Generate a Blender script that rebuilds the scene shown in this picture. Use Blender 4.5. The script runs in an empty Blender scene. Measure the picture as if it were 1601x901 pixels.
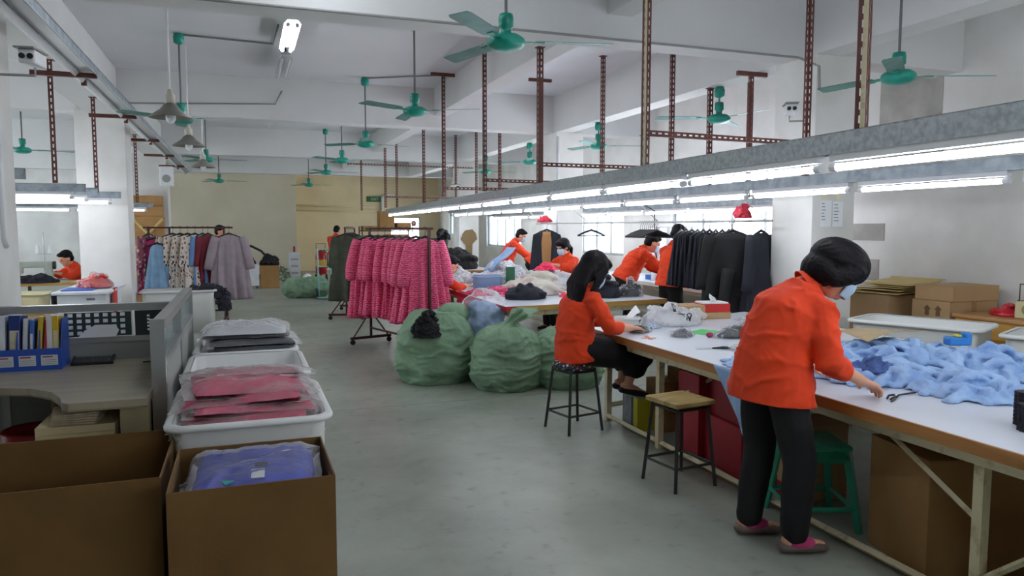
import bpy, bmesh, math, random
from mathutils import Vector, Matrix, Quaternion, noise as mn
R = math.radians
PI = math.pi
rnd = random.Random(7)
sc = bpy.context.scene
C = sc.collection
# ------------------------------------------------------------------ camera
FPX = 1156.0
cam_d = bpy.data.cameras.new('camera')
cam_d.sensor_fit = 'HORIZONTAL'; cam_d.sensor_width = 36.0
cam_d.lens = 36.0 * FPX / 1601.0
cam_d.clip_start = 0.05; cam_d.clip_end = 300
cam = bpy.data.objects.new('camera', cam_d); C.objects.link(cam)
cam.location = (0, 0, 1.58)
_d = Vector(((380 - 800.5) / FPX, (450.5 - 355) / FPX, 1.0)).normalized()   # depth axis in camera axes
_u = Vector((0, _d.z, -_d.y)).normalized()
_r = Vector((_d.y * _u.z - _d.z * _u.y, _d.z * _u.x - _d.x * _u.z, _d.x * _u.y - _d.y * _u.x))
if _r.x < 0: _r = -_r
# world = (v.r, v.d, v.u); camera local axes: X right, Y up, -Z forward
cx = Vector((_r.x, _d.x, _u.x)); cy = Vector((_r.y, _d.y, _u.y)); cz = -Vector((_r.z, _d.z, _u.z))
cam.rotation_euler = Matrix((cx, cy, cz)).transposed().to_euler()
sc.camera = cam
# ------------------------------------------------------------------ view + world
sc.view_settings.view_transform = 'Standard'
sc.view_settings.look = 'None'
sc.view_settings.gamma = 1.0
sc.view_settings.use_curve_mapping = False
sc.view_settings.exposure = 1.3
TUBE = 11.0        # radiance of a fluorescent tube
SKY = 4.5          # overcast daylight outside
w = bpy.data.worlds.new('overcast_sky'); sc.world = w; w.use_nodes = True
bg = w.node_tree.nodes['Background']
bg.inputs[0].default_value = (0.86, 0.93, 1.0, 1); bg.inputs[1].default_value = SKY
try:
    sc.cycles.use_denoising = True
    sc.cycles.max_bounces = 6
    sc.cycles.diffuse_bounces = 4
    sc.cycles.transparent_max_bounces = 16
    sc.cycles.sample_clamp_indirect = 4.0
    sc.cycles.caustics_reflective = False
    sc.cycles.caustics_refractive = False
except Exception:
    pass
# ------------------------------------------------------------------ materials
def lin(c):
    if isinstance(c, str):
        c = [int(c[i:i + 2], 16) / 255 for i in (0, 2, 4)]
        c = [x / 12.92 if x <= .04045 else ((x + .055) / 1.055) ** 2.4 for x in c]
    return (c[0], c[1], c[2], 1.0)
MATS = {}
def nd(t, ty, **k):
    n = t.nodes.new(ty)
    for a, v in k.items(): setattr(n, a, v)
    return n
def mat(name, col, rough=.6, var=.12, vs=6.0, bump=0.0, bs=40.0, metal=0.0, spec=.5, col2=None, emit=0.0, lo=.35, hi=.65, sheen=0.0, stretch=None):
    """procedural Principled: base colour drifts between col and col2 (or a darker col) with noise, optional noise bump"""
    if name in MATS: return MATS[name]
    m = bpy.data.materials.new(name); m.use_nodes = True; t = m.node_tree
    b = t.nodes['Principled BSDF']
    b.inputs['Roughness'].default_value = rough; b.inputs['Metallic'].default_value = metal
    b.inputs['Specular IOR Level'].default_value = spec
    if sheen:
        b.inputs['Sheen Weight'].default_value = sheen
    a = lin(col); c2 = lin(col2) if col2 else tuple([x * (1 - var) for x in a[:3]] + [1])
    tc = nd(t, 'ShaderNodeTexCoord')
    src = tc.outputs['Object']
    if stretch:
        mp = nd(t, 'ShaderNodeMapping'); mp.inputs['Scale'].default_value = stretch
        t.links.new(src, mp.inputs[0]); src = mp.outputs[0]
    n = nd(t, 'ShaderNodeTexNoise'); n.inputs['Scale'].default_value = vs; n.inputs['Detail'].default_value = 4
    t.links.new(src, n.inputs['Vector'])
    r = nd(t, 'ShaderNodeValToRGB')
    r.color_ramp.elements[0].position = lo; r.color_ramp.elements[0].color = c2
    r.color_ramp.elements[1].position = hi; r.color_ramp.elements[1].color = a
    t.links.new(n.outputs[0], r.inputs[0]); t.links.new(r.outputs[0], b.inputs['Base Color'])
    if bump:
        n2 = nd(t, 'ShaderNodeTexNoise'); n2.inputs['Scale'].default_value = bs; n2.inputs['Detail'].default_value = 3
        t.links.new(src, n2.inputs['Vector'])
        bp = nd(t, 'ShaderNodeBump'); bp.inputs['Strength'].default_value = min(1, bump); bp.inputs['Distance'].default_value = .02
        t.links.new(n2.outputs[0], bp.inputs['Height']); t.links.new(bp.outputs[0], b.inputs['Normal'])
    if emit:
        b.inputs['Emission Color'].default_value = a; b.inputs['Emission Strength'].default_value = emit
    MATS[name] = m
    return m
def clear_mat(name, col, a=.3, rough=.08, bump=.6, bs=14.0, shiny=False):
    """thin clear film: part transparent, part shiny/milky"""
    if name in MATS: return MATS[name]
    m = bpy.data.materials.new(name); m.use_nodes = True; t = m.node_tree
    out = t.nodes['Material Output']; b = t.nodes['Principled BSDF']
    b.inputs['Base Color'].default_value = lin(col); b.inputs['Roughness'].default_value = rough
    if shiny:
        t.nodes.remove(b); b = nd(t, 'ShaderNodeBsdfGlossy'); b.inputs['Roughness'].default_value = rough; b.inputs['Color'].default_value = lin(col)
    tr = nd(t, 'ShaderNodeBsdfTransparent'); mx = nd(t, 'ShaderNodeMixShader')
    fr = nd(t, 'ShaderNodeFresnel'); fr.inputs[0].default_value = 1.22
    ad = nd(t, 'ShaderNodeMath', operation='ADD', use_clamp=True); ad.inputs[1].default_value = a
    t.links.new(fr.outputs[0], ad.inputs[0]); t.links.new(ad.outputs[0], mx.inputs[0])
    t.links.new(tr.outputs[0], mx.inputs[1]); t.links.new(b.outputs[0], mx.inputs[2]); t.links.new(mx.outputs[0], out.inputs[0])
    if bump:
        tc = nd(t, 'ShaderNodeTexCoord'); n2 = nd(t, 'ShaderNodeTexNoise'); n2.inputs['Scale'].default_value = bs; n2.inputs['Detail'].default_value = 4
        t.links.new(tc.outputs['Object'], n2.inputs['Vector'])
        bp = nd(t, 'ShaderNodeBump'); bp.inputs['Strength'].default_value = bump; bp.inputs['Distance'].default_value = .03
        t.links.new(n2.outputs[0], bp.inputs['Height']); t.links.new(bp.outputs[0], b.inputs['Normal'])
    if shiny:      # half milky, half shiny film
        df = nd(t, 'ShaderNodeBsdfDiffuse'); df.inputs[0].default_value = lin(col); tl = nd(t, 'ShaderNodeBsdfTranslucent'); tl.inputs[0].default_value = lin(col)
        m1 = nd(t, 'ShaderNodeMixShader'); m1.inputs[0].default_value = .4; t.links.new(df.outputs[0], m1.inputs[1]); t.links.new(tl.outputs[0], m1.inputs[2])
        m2 = nd(t, 'ShaderNodeMixShader'); m2.inputs[0].default_value = .45; t.links.new(m1.outputs[0], m2.inputs[1]); t.links.new(b.outputs[0], m2.inputs[2]); t.links.new(m2.outputs[0], mx.inputs[2])
    MATS[name] = m
    return m
def glow(name, col, s):
    if name in MATS: return MATS[name]
    m = bpy.data.materials.new(name); m.use_nodes = True; t = m.node_tree
    e = nd(t, 'ShaderNodeEmission'); e.inputs[0].default_value = lin(col); e.inputs[1].default_value = s
    t.links.new(e.outputs[0], t.nodes['Material Output'].inputs[0]); MATS[name] = m
    return m
def print_mat(name, base, cols, scale=9.0, stretch=(1, 1, 1), th=.45, rough=.7):
    """printed cloth: voronoi cells in several colours on a base"""
    if name in MATS: return MATS[name]
    m = bpy.data.materials.new(name); m.use_nodes = True; t = m.node_tree
    b = t.nodes['Principled BSDF']; b.inputs['Roughness'].default_value = rough
    tc = nd(t, 'ShaderNodeTexCoord'); mp = nd(t, 'ShaderNodeMapping'); mp.inputs['Scale'].default_value = stretch
    v = nd(t, 'ShaderNodeTexVoronoi'); v.inputs['Scale'].default_value = scale
    t.links.new(tc.outputs['Object'], mp.inputs[0]); t.links.new(mp.outputs[0], v.inputs['Vector'])
    sep = nd(t, 'ShaderNodeSeparateColor'); t.links.new(v.outputs['Color'], sep.inputs[0])
    r = nd(t, 'ShaderNodeValToRGB'); r.color_ramp.interpolation = 'CONSTANT'
    el = r.color_ramp.elements
    while len(el) < len(cols): el.new(.5)
    for i, c in enumerate(cols): el[i].position = i / len(cols); el[i].color = lin(c)
    t.links.new(sep.outputs[0], r.inputs[0])
    lt = nd(t, 'ShaderNodeMath', operation='LESS_THAN'); lt.inputs[1].default_value = th
    t.links.new(v.outputs['Distance'], lt.inputs[0])
    mx = nd(t, 'ShaderNodeMix', data_type='RGBA'); mx.inputs[6].default_value = lin(base)
    t.links.new(lt.outputs[0], mx.inputs[0]); t.links.new(r.outputs[0], mx.inputs[7]); t.links.new(mx.outputs[2], b.inputs['Base Color'])
    MATS[name] = m
    return m
def stripe_mat(name, a, c, scale=30.0, dist=2.0, rough=.7, axis='Z'):
    if name in MATS: return MATS[name]
    m = bpy.data.materials.new(name); m.use_nodes = True; t = m.node_tree
    b = t.nodes['Principled BSDF']; b.inputs['Roughness'].default_value = rough
    tc = nd(t, 'ShaderNodeTexCoord'); wv = nd(t, 'ShaderNodeTexWave'); wv.bands_direction = axis
    wv.inputs['Scale'].default_value = scale; wv.inputs['Distortion'].default_value = dist; wv.inputs['Detail'].default_value = 3; wv.inputs['Detail Scale'].default_value = 3
    t.links.new(tc.outputs['Object'], wv.inputs[0])
    r = nd(t, 'ShaderNodeValToRGB'); r.color_ramp.elements[0].color = lin(a); r.color_ramp.elements[1].color = lin(c)
    r.color_ramp.elements[0].position = .25; r.color_ramp.elements[1].position = .8
    t.links.new(wv.outputs[0], r.inputs[0]); t.links.new(r.outputs[0], b.inputs['Base Color'])
    MATS[name] = m
    return m
# ------------------------------------------------------------------ mesh builder
class MB:
    def __init__(s): s.v = []; s.f = []
    def add(s, vs, fs, M=None):
        o = len(s.v)
        s.v += [tuple(M @ Vector(p)) if M else tuple(p) for p in vs]
        s.f += [tuple(i + o for i in f) for f in fs]
        return s
    def box(s, x0, x1, y0, y1, z0, z1, M=None):
        vs = [(x, y, z) for z in (z0, z1) for y in (y0, y1) for x in (x0, x1)]
        return s.add(vs, [(0, 2, 3, 1), (4, 5, 7, 6), (0, 1, 5, 4), (2, 6, 7, 3), (0, 4, 6, 2), (1, 3, 7, 5)], M)
    def cbox(s, c, sz, M=None):
        return s.box(c[0] - sz[0] / 2, c[0] + sz[0] / 2, c[1] - sz[1] / 2, c[1] + sz[1] / 2, c[2] - sz[2] / 2, c[2] + sz[2] / 2, M)
    def rbox(s, x0, x1, y0, y1, z0, z1, r=.01, M=None):
        """box with chamfered edges"""
        bm = bmesh.new(); bmesh.ops.create_cube(bm, size=1)
        for v in bm.verts: v.co = ((x0 + x1) / 2 + v.co.x * (x1 - x0), (y0 + y1) / 2 + v.co.y * (y1 - y0), (z0 + z1) / 2 + v.co.z * (z1 - z0))
        bmesh.ops.bevel(bm, geom=bm.edges[:], offset=r, segments=2, affect='EDGES', profile=.5)
        bm.verts.index_update()
        s.add([v.co[:] for v in bm.verts], [[v.index for v in f.verts] for f in bm.faces], M); bm.free()
        return s
    def ring_loft(s, rings, cap=True, close=False):
        n = len(rings[0]); o = len(s.v)
        for r in rings: s.v += [tuple(p) for p in r]
        for i in range(len(rings) - 1):
            for j in range(n):
                a = o + i * n + j; b = o + i * n + (j + 1) % n
                s.f.append((a, b, b + n, a + n))
        if cap:
            s.f.append(tuple(o + j for j in reversed(range(n)))); s.f.append(tuple(o + (len(rings) - 1) * n + j for j in range(n)))
        return s
    def tube(s, pts, r, n=8, cap=True, side=None):
        """tube along pts; r number, list of numbers or list of (a,b) half axes (a along side vector)"""
        pts = [Vector(p) for p in pts]; rings = []
        N = len(pts)
        prev = None
        for i, p in enumerate(pts):
            t = (pts[min(i + 1, N - 1)] - pts[max(i - 1, 0)])
            t = t.normalized() if t.length > 1e-9 else Vector((0, 0, 1))
            ref = Vector(side) if side is not None else (prev if prev is not None else (Vector((0, 0, 1)) if abs(t.z) < .9 else Vector((1, 0, 0))))
            a = ref - t * ref.dot(t)
            if a.length < 1e-6: a = t.orthogonal()
            a.normalize(); b = t.cross(a)
            if side is None: prev = a
            rr = r[i] if isinstance(r, (list, tuple)) else r
            ra, rb = rr if isinstance(rr, (list, tuple)) else (rr, rr)
            rings.append([p + a * (math.cos(2 * PI * k / n) * ra) + b * (math.sin(2 * PI * k / n) * rb) for k in range(n)])
        return s.ring_loft(rings, cap)
    def capsule(s, pts, r, n=12, side=None):
        """tube with rounded ends"""
        pts = [Vector(p) for p in pts]
        rr = [(q if isinstance(q, (list, tuple)) else (q, q)) for q in (r if isinstance(r, list) else [r] * len(pts))]
        def ends(p, t, q):
            m = min(q); out = []
            for k in (1, 2, 3):
                a = k * PI / 2 / 3.2
                out.append((p + t * (m * math.sin(a)), (q[0] * math.cos(a), q[1] * math.cos(a))))
            return out
        t0 = (pts[0] - pts[1]).normalized(); t1 = (pts[-1] - pts[-2]).normalized()
        seq = list(reversed(ends(pts[0], t0, rr[0]))) + list(zip(pts, rr)) + ends(pts[-1], t1, rr[-1])
        return s.tube([a for a, b in seq], [b for a, b in seq], n, True, side)
    def ball(s, c, r, M=None, n=14, m=9):
        rx, ry, rz = r if isinstance(r, (list, tuple)) else (r, r, r)
        vs = [(c[0], c[1], c[2] - rz)]
        for i in range(1, m):
            a = -PI / 2 + PI * i / m
            vs += [(c[0] + rx * math.cos(a) * math.cos(2 * PI * k / n), c[1] + ry * math.cos(a) * math.sin(2 * PI * k / n), c[2] + rz * math.sin(a)) for k in range(n)]
        vs.append((c[0], c[1], c[2] + rz)); L = len(vs) - 1
        fs = [(0, 1 + (k + 1) % n, 1 + k) for k in range(n)]
        for i in range(m - 2):
            for k in range(n):
                a = 1 + i * n + k; b = 1 + i * n + (k + 1) % n
                fs.append((a, b, b + n, a + n))
        o = 1 + (m - 2) * n
        fs += [(o + k, o + (k + 1) % n, L) for k in range(n)]
        return s.add(vs, fs, M)
    def lathe(s, prof, n=20, c=(0, 0, 0), M=None, cap=False):
        vs = []; fs = []
        for r, z in prof: vs += [(c[0] + r * math.cos(2 * PI * k / n), c[1] + r * math.sin(2 * PI * k / n), c[2] + z) for k in range(n)]
        for i in range(len(prof) - 1):
            for k in range(n):
                a = i * n + k; b = i * n + (k + 1) % n
                fs.append((a, b, b + n, a + n))
        if cap: fs.append(tuple(reversed(range(n)))); fs.append(tuple((len(prof) - 1) * n + k for k in range(n)))
        return s.add(vs, fs, M)
    def sheet(s, fn, nu, nv, M=None):
        """grid surface fn(u,v)->point, u,v in 0..1"""
        vs = [fn(i / nu, j / nv) for j in range(nv + 1) for i in range(nu + 1)]
        fs = [(j * (nu + 1) + i, j * (nu + 1) + i + 1, (j + 1) * (nu + 1) + i + 1, (j + 1) * (nu + 1) + i) for j in range(nv) for i in range(nu)]
        return s.add(vs, fs, M)
    def prism(s, poly, z0, z1, M=None):
        n = len(poly)
        vs = [(x, y, z0) for x, y in poly] + [(x, y, z1) for x, y in poly]
        fs = [tuple(reversed(range(n))), tuple(range(n, 2 * n))] + [(i, (i + 1) % n, n + (i + 1) % n, n + i) for i in range(n)]
        return s.add(vs, fs, M)
    def mesh(s, name):
        me = bpy.data.meshes.new(name); me.from_pydata(s.v, [], s.f); me.validate(); me.update()
        return me
    def build(s, name, m, parent=None, smooth=False, thick=0.0):
        return obj(name, s.mesh(name), m, parent, smooth, thick)
def obj(name, me, m, parent=None, smooth=False, thick=0.0):
    o = bpy.data.objects.new(name, me); C.objects.link(o)
    for q in (m if isinstance(m, (list, tuple)) else [m]):
        if q: me.materials.append(q)
    if smooth:
        for p in me.polygons: p.use_smooth = True
    if parent: o.parent = parent
    if thick:
        md = o.modifiers.new('thickness', 'SOLIDIFY'); md.thickness = thick; md.offset = 0
    return o
def tag(o, label, cat, group=None):
    o['label'] = label; o['category'] = cat
    if group: o['group'] = group
    return o
def thing(name, label, cat, loc=(0, 0, 0), rz=0.0, group=None):
    o = bpy.data.objects.new(name, None); C.objects.link(o); o.empty_display_size = .1
    o.location = loc; o.rotation_euler = (0, 0, rz)
    return tag(o, label, cat, group)
def struct(name, mb, m, parent=None, smooth=False):
    o = mb.build(name, m, parent, smooth)
    if not parent: o['kind'] = 'structure'
    return o
def copy_tree(o, parent=None):
    c = o.copy(); C.objects.link(c)
    if parent: c.parent = parent
    for ch in list(o.children): copy_tree(ch, c)
    return c
def RZ(a, loc=(0, 0, 0)): return Matrix.Translation(loc) @ Matrix.Rotation(a, 4, 'Z')
def fuse(mb, vox=.01, smooth=2, amp=0.0, fs=6.0, it=0.5):
    """voxel remesh of overlapping closed shapes into one continuous surface (returns a plain mesh)"""
    me = mb.mesh('tmp'); o = bpy.data.objects.new('tmp', me); C.objects.link(o)
    md = o.modifiers.new('r', 'REMESH'); md.mode = 'VOXEL'; md.voxel_size = vox
    if smooth:
        sm = o.modifiers.new('s', 'SMOOTH'); sm.iterations = smooth; sm.factor = it
    dg = bpy.context.evaluated_depsgraph_get(); dg.update()
    out = bpy.data.meshes.new_from_object(o.evaluated_get(dg))
    bpy.data.objects.remove(o); bpy.data.meshes.remove(me)
    if amp:
        out.update()
        ns = [v.normal.copy() for v in out.vertices]
        for v, n in zip(out.vertices, ns):
            v.co += n * (amp * (mn.noise(v.co * fs) + .5 * mn.noise(v.co * fs * 2.3)))
    for p in out.polygons: p.use_smooth = True
    return out
# ------------------------------------------------------------------ shared materials
M_wall = mat('whitewash', 'e6e5e2', .85, .10, 1.3, .05, 60, col2='d3d1cc')
M_ceil = mat('ceiling_paint', 'e0e1e4', .9, .06, .8, .03, 50)
M_cream = mat('cream_wall', 'ecdcb8', .85, .10, .7, col2='dccba6')
M_brown = mat('rust_brown_paint', '6b3b33', .55, .25, 9, .1, 60)
M_galv = mat('galvanised_steel', 'a9b2b8', .42, .25, 12, .05, 80, metal=.6, col2='87919a')
M_galvspot = mat('spangled_galvanised_steel', 'aab0b2', .5, .3, 38, .1, 90, metal=.4, col2='8d9496', lo=.35, hi=.65)
M_white = mat('white_enamel', 'e6e8ea', .45, .06, 5)
M_cond = mat('grey_conduit', '9a9a98', .6, .1, 5)
M_black = mat('black_plastic', '16161a', .45, .2, 10)
M_dark = mat('dark_steel', '2d2d2c', .5, .2, 10)
M_glass = clear_mat('window_glass', 'dfe8ee', .04, .05, 0)
M_film = clear_mat('clear_poly_film', 'ffffff', .14, .14, 1.0, 20, True)
M_milk = clear_mat('milky_poly_film', 'f2f3f5', .45, .18, .9, 18)
M_tube = glow('fluorescent_tube', 'f2f7ff', TUBE)
M_skin = mat('skin', 'd9a184', .55, .08, 12, spec=.35)
M_hair = mat('black_hair', '120f14', .6, .3, 40, .2, 90, stretch=(1, 1, .15), spec=.18)
M_orange = mat('orange_polo_knit', 'e8420e', .85, .10, 5, .12, 9, sheen=.03, col2='d2360a')
M_blackcloth = mat('black_cloth', '1a191c', .85, .25, 6, .2, 12)
M_navy = mat('navy_cloth', '20222e', .85, .25, 6, .25, 14)
M_mask = mat('pale_blue_mask', 'b4cfe6', .75, .05, 8)
M_bigcard = mat('shade_tinted_carton', '745428', .85, .10, 3, .05, 60, col2='664820')  # cardboard colour darkened to stand in for shade on the big open boxes
M_card = mat('corrugated_cardboard', 'a98252', .85, .10, 3, .05, 60, col2='9b7344')
M_card2 = mat('pale_cardboard', 'b4936a', .85, .10, 3, .05, 60)
M_bin = mat('white_polythene_bin', 'e0e2e0', .4, .05, 3)
M_wood = mat('edge_wood', 'b07a3c', .5, .3, 5, .1, 40, stretch=(.25, .25, 2), col2='8f5a24')
M_cream_paint = mat('chipped_cream_paint', 'cfc5a2', .6, .2, 14, .15, 50, col2='a99b78', lo=.3, hi=.45)
M_paper = mat('white_paper', 'eceef0', .7, .03, 5)

# ------------------------------------------------------------------ floor
def floor_mat():
    m = bpy.data.materials.new('grey_green_painted_concrete'); m.use_nodes = True; t = m.node_tree
    b = t.nodes['Principled BSDF']; b.inputs['Specular IOR Level'].default_value = .45
    tc = nd(t, 'ShaderNodeTexCoord')
    n = nd(t, 'ShaderNodeTexNoise'); n.inputs['Scale'].default_value = .8; n.inputs['Detail'].default_value = 6; n.inputs['Roughness'].default_value = .62
    t.links.new(tc.outputs['Object'], n.inputs[0])
    r = nd(t, 'ShaderNodeValToRGB'); r.color_ramp.elements[0].position = .32; r.color_ramp.elements[1].position = .68
    r.color_ramp.elements[0].color = lin('80857a'); r.color_ramp.elements[1].color = lin('a6aca0')
    t.links.new(n.outputs[0], r.inputs[0])
    n3 = nd(t, 'ShaderNodeTexNoise'); n3.inputs['Scale'].default_value = 9; n3.inputs['Detail'].default_value = 5
    t.links.new(tc.outputs['Object'], n3.inputs[0])
    r3 = nd(t, 'ShaderNodeValToRGB'); r3.color_ramp.elements[0].position = .60; r3.color_ramp.elements[1].position = .74
    r3.color_ramp.elements[0].color = (0, 0, 0, 1); r3.color_ramp.elements[1].color = (.5, .5, .5, 1)
    t.links.new(n3.outputs[0], r3.inputs[0])
    mx = nd(t, 'ShaderNodeMix', data_type='RGBA'); mx.inputs[7].default_value = lin('6b706a')
    t.links.new(r3.outputs[0], mx.inputs[0]); t.links.new(r.outputs[0], mx.inputs[6]); t.links.new(mx.outputs[2], b.inputs['Base Color'])
    rr = nd(t, 'ShaderNodeMapRange'); rr.inputs[3].default_value = .26; rr.inputs[4].default_value = .48
    t.links.new(n3.outputs[0], rr.inputs[0]); t.links.new(rr.outputs[0], b.inputs['Roughness'])
    return m
M_floor = floor_mat()
# two poured bays with an open joint between them
f = struct('floor', MB().box(-8, 7, -3, 6.40, -.1, 0), M_floor)
f2 = MB().box(-8, 7, 6.408, 28, -.1, 0).build('floor_bay', M_floor, f)
MB().box(-8, 7, 6.39, 6.42, -.1, -.012).build('joint', M_dark, f)
# ------------------------------------------------------------------ walls
def wall_boxes(axis, p0, p1, a0, a1, z0, z1, holes):
    """wall slab between p0..p1 along its normal axis, spanning a0..a1, with rectangular holes (h0,h1,zb,zt)"""
    mb = MB()
    def bx(u0, u1, zb, zt):
        if u1 - u0 < 1e-4 or zt - zb < 1e-4: return
        if axis == 'x': mb.box(p0, p1, u0, u1, zb, zt)
        else: mb.box(u0, u1, p0, p1, zb, zt)
    c = a0
    for h0, h1, zb, zt in sorted(holes):
        bx(c, h0, z0, z1); bx(h0, h1, z0, zb); bx(h0, h1, zt, z1); c = h1
    bx(c, a1, z0, z1)
    return mb
ZC = 3.78
R_holes = [(8.0, 11.2, 1.15, 2.55), (12.9, 15.6, 1.0, 2.5), (18.6, 21.6, 1.0, 2.5), (23.2, 26.0, 1.3, 2.4)]
L_holes = [(7.0, 11.0, 1.1, 2.7), (13.0, 17.0, 1.1, 2.7), (19.0, 23.0, 1.1, 2.7)]
struct('wall_right', wall_boxes('x', 7.0, 7.25, -3, 28, 0, ZC, R_holes), M_wall)
struct('wall_left', wall_boxes('x', -8.25, -8.0, -3, 28, 0, ZC, L_holes), M_wall)
struct('wall_back_west', MB().box(-8, -2.2, 23.75, 24.0, 0, ZC), M_wall)
wb = struct('wall_back', MB().box(-2.2, 1.55, 23.75, 24.0, 0, ZC), mat('back_wall_paint', 'd8d0bc', .85, .08, .6, col2='cbc2aa'))
struct('wall_recess_back', wall_boxes('y', 27.5, 27.75, 1.3, 7, 0, ZC, [(5.15, 6.3, 1.05, 1.95)]), M_cream)
struct('wall_recess_side', MB().box(1.3, 1.55, 24.0, 27.5, 0, ZC), M_cream)
F_holes = [(1.4, 6.4, 2.0, 2.95)]
struct('wall_front', wall_boxes('y', -3.25, -3.0, -8, 7, 0, ZC, F_holes), M_wall)
struct('ceiling', MB().box(-8.25, 7.25, -3.25, 28, ZC, ZC + .2), M_ceil)
M_beam = mat('beam_paint', 'dfdfde', .88, .07, 1.0, .03, 50)
n = 0
def beam(mb):
    global n; n += 1
    struct('trim_%d' % n, mb, M_beam)
for yb in (5.72, 11.72, 17.72, 23.4):
    beam(MB().box(-8, 7, yb, yb + .34, 3.17, ZC))
for a, b in ((-3, 5.72), (6.06, 11.72), (12.06, 17.72), (18.06, 23.4)):
    beam(MB().box(-1.95, -1.6, a, b, 3.12, ZC))
    beam(MB().box(5.0, 5.28, a, b, 3.17, ZC))
for a, b in ((-3, 5.72), (6.06, 11.72), (12.06, 17.72), (18.06, 23.4)):
    beam(MB().box(2.93, 3.16, a, b, 3.36, ZC))
for k, yb in enumerate((5.57, 11.6, 17.6)):
    struct('column_west_%d' % (k + 1), MB().rbox(-2.12, -1.5, yb, yb + .56, 0, 3.17, .006), M_wall)
    struct('column_east_%d' % (k + 1), MB().rbox(5.0, 5.5, yb, yb + .56, 0, 3.17, .006), M_wall)
struct('baseboard_back', MB().box(-8, 1.55, 23.73, 23.75, 0, .14), mat('grey_green_skirting', '7c8078', .6))
# bare repair patches on the right hand wall, slightly proud of the paint
M_patch = mat('grey_plaster_patch', 'b5b2ac', .95, .2, 3, .1, 20, col2='9d9a95')
wr = bpy.data.objects['wall_right']
for (y0, y1, z0, z1) in ((5.93, 6.75, 2.75, 3.3), (5.9, 7.6, 2.0, 2.75), (6.62, 7.2, 1.42, 1.62), (6.68, 7.15, .95, 1.2)):
    MB().box(6.992, 7.0, y0, y1, z0, z1).build('plaster_patch', M_patch, wr)
# ------------------------------------------------------------------ windows
M_alu = mat('window_aluminium', 'b9bdc0', .4, .1, 6, metal=.5)
def window(i, axis, p, h, bars=2):
    h0, h1, zb, zt = h
    def put(name, u0, u1, z0, z1, d, m, par):
        mb = MB()
        if axis == 'x': mb.box(p - d, p + d, u0, u1, z0, z1)
        else: mb.box(u0, u1, p - d, p + d, z0, z1)
        return mb.build(name, m, par)
    mb = MB()
    for (u0, u1, z0, z1) in ((h0, h1, zb, zb + .05), (h0, h1, zt - .05, zt), (h0, h0 + .05, zb, zt), (h1 - .05, h1, zb, zt)):
        if axis == 'x': mb.box(p - .04, p + .04, u0, u1, z0, z1)
        else: mb.box(u0, u1, p - .04, p + .04, z0, z1)
    fr = mb.build('window_%d' % i, M_alu); fr['kind'] = 'structure'
    wd = (h1 - h0 - .1) / (bars + 1)
    for k in range(bars + 1):
        a = h0 + .05 + wd * k
        put('pane', a, a + wd, zb + .05, zt - .05, .004, M_glass, fr)
        if k: put('mullion', a - .03, a + .03, zb + .05, zt - .05, .03, M_alu, fr)
    put('transom', h0 + .05, h1 - .05, zb + (zt - zb) * .62, zb + (zt - zb) * .62 + .04, .03, M_alu, fr)
i = 0
for h in R_holes: i += 1; window(i, 'x', 7.12, h, 3)
for h in L_holes: i += 1; window(i, 'x', -8.12, h, 3)
for h in F_holes: i += 1; window(i, 'y', -3.12, h, 3)
i += 1; window(i, 'y', 27.6, (5.15, 6.3, 1.05, 1.95), 0)
# ------------------------------------------------------------------ ceiling fans
M_teal = mat('teal_enamel', '18a08c', .35, .12, 8, col2='118070')
M_blade = mat('teal_grey_blade', '5f9a92', .38, .2, 5, metal=.25, col2='4b837c')
M_rod = mat('fan_rod_steel', '6d6f70', .5)
def fan_proto():
    t = thing('ceiling_fan', 'x', 'fan')
    MB().lathe([(0, .11), (.05, .10), (.06, .06), (.055, 0), (.03, -.015), (0, -.02)], 18, (0, 0, 0)).build('canopy', M_teal, t, True)
    MB().tube([(0, 0, 0), (0, 0, -1)], .011, 8).build('rod', M_rod, t)
    mb = MB().lathe([(0, .20), (.045, .195), (.05, .17), (.05, .11), (.035, .10), (.035, .065), (.09, .055), (.125, .03), (.13, .005), (.115, -.02), (.07, -.04), (0, -.047)], 24)
    h = mb.build('motor', M_teal, t, True)
    for k in range(3):
        a = 2 * PI * k / 3; q = Matrix.Rotation(a, 4, 'Z') @ Matrix.Rotation(R(9), 4, 'X')
        MB().box(.10, .26, -.022, .022, .012, .018, q).build('blade_bracket', M_teal, t)
        poly = [(.20, -.035), (.24, -.058), (.68, -.072), (.72, -.06), (.70, .05), (.66, .06), (.24, .058), (.20, .035)]
        MB().prism(poly, .018, .022, q).build('blade', M_blade, t)
    return t
fp = fan_proto()
def place_fan(x, y, zm, ztop, rz, label, first=False):
    t = fp if first else copy_tree(fp)
    t['label'] = label; t['group'] = 'teal ceiling fans'
    t.location = (x, y, zm); t.rotation_euler = (0, 0, R(rz))
    for ch in t.children:
        if ch.name.startswith('canopy'): ch.location = (0, 0, ztop - zm - .11)
        if ch.name.startswith('rod'): ch.location = (0, 0, ztop - zm - .05); ch.scale = (1, 1, ztop - zm - .2)
    return t
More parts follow.
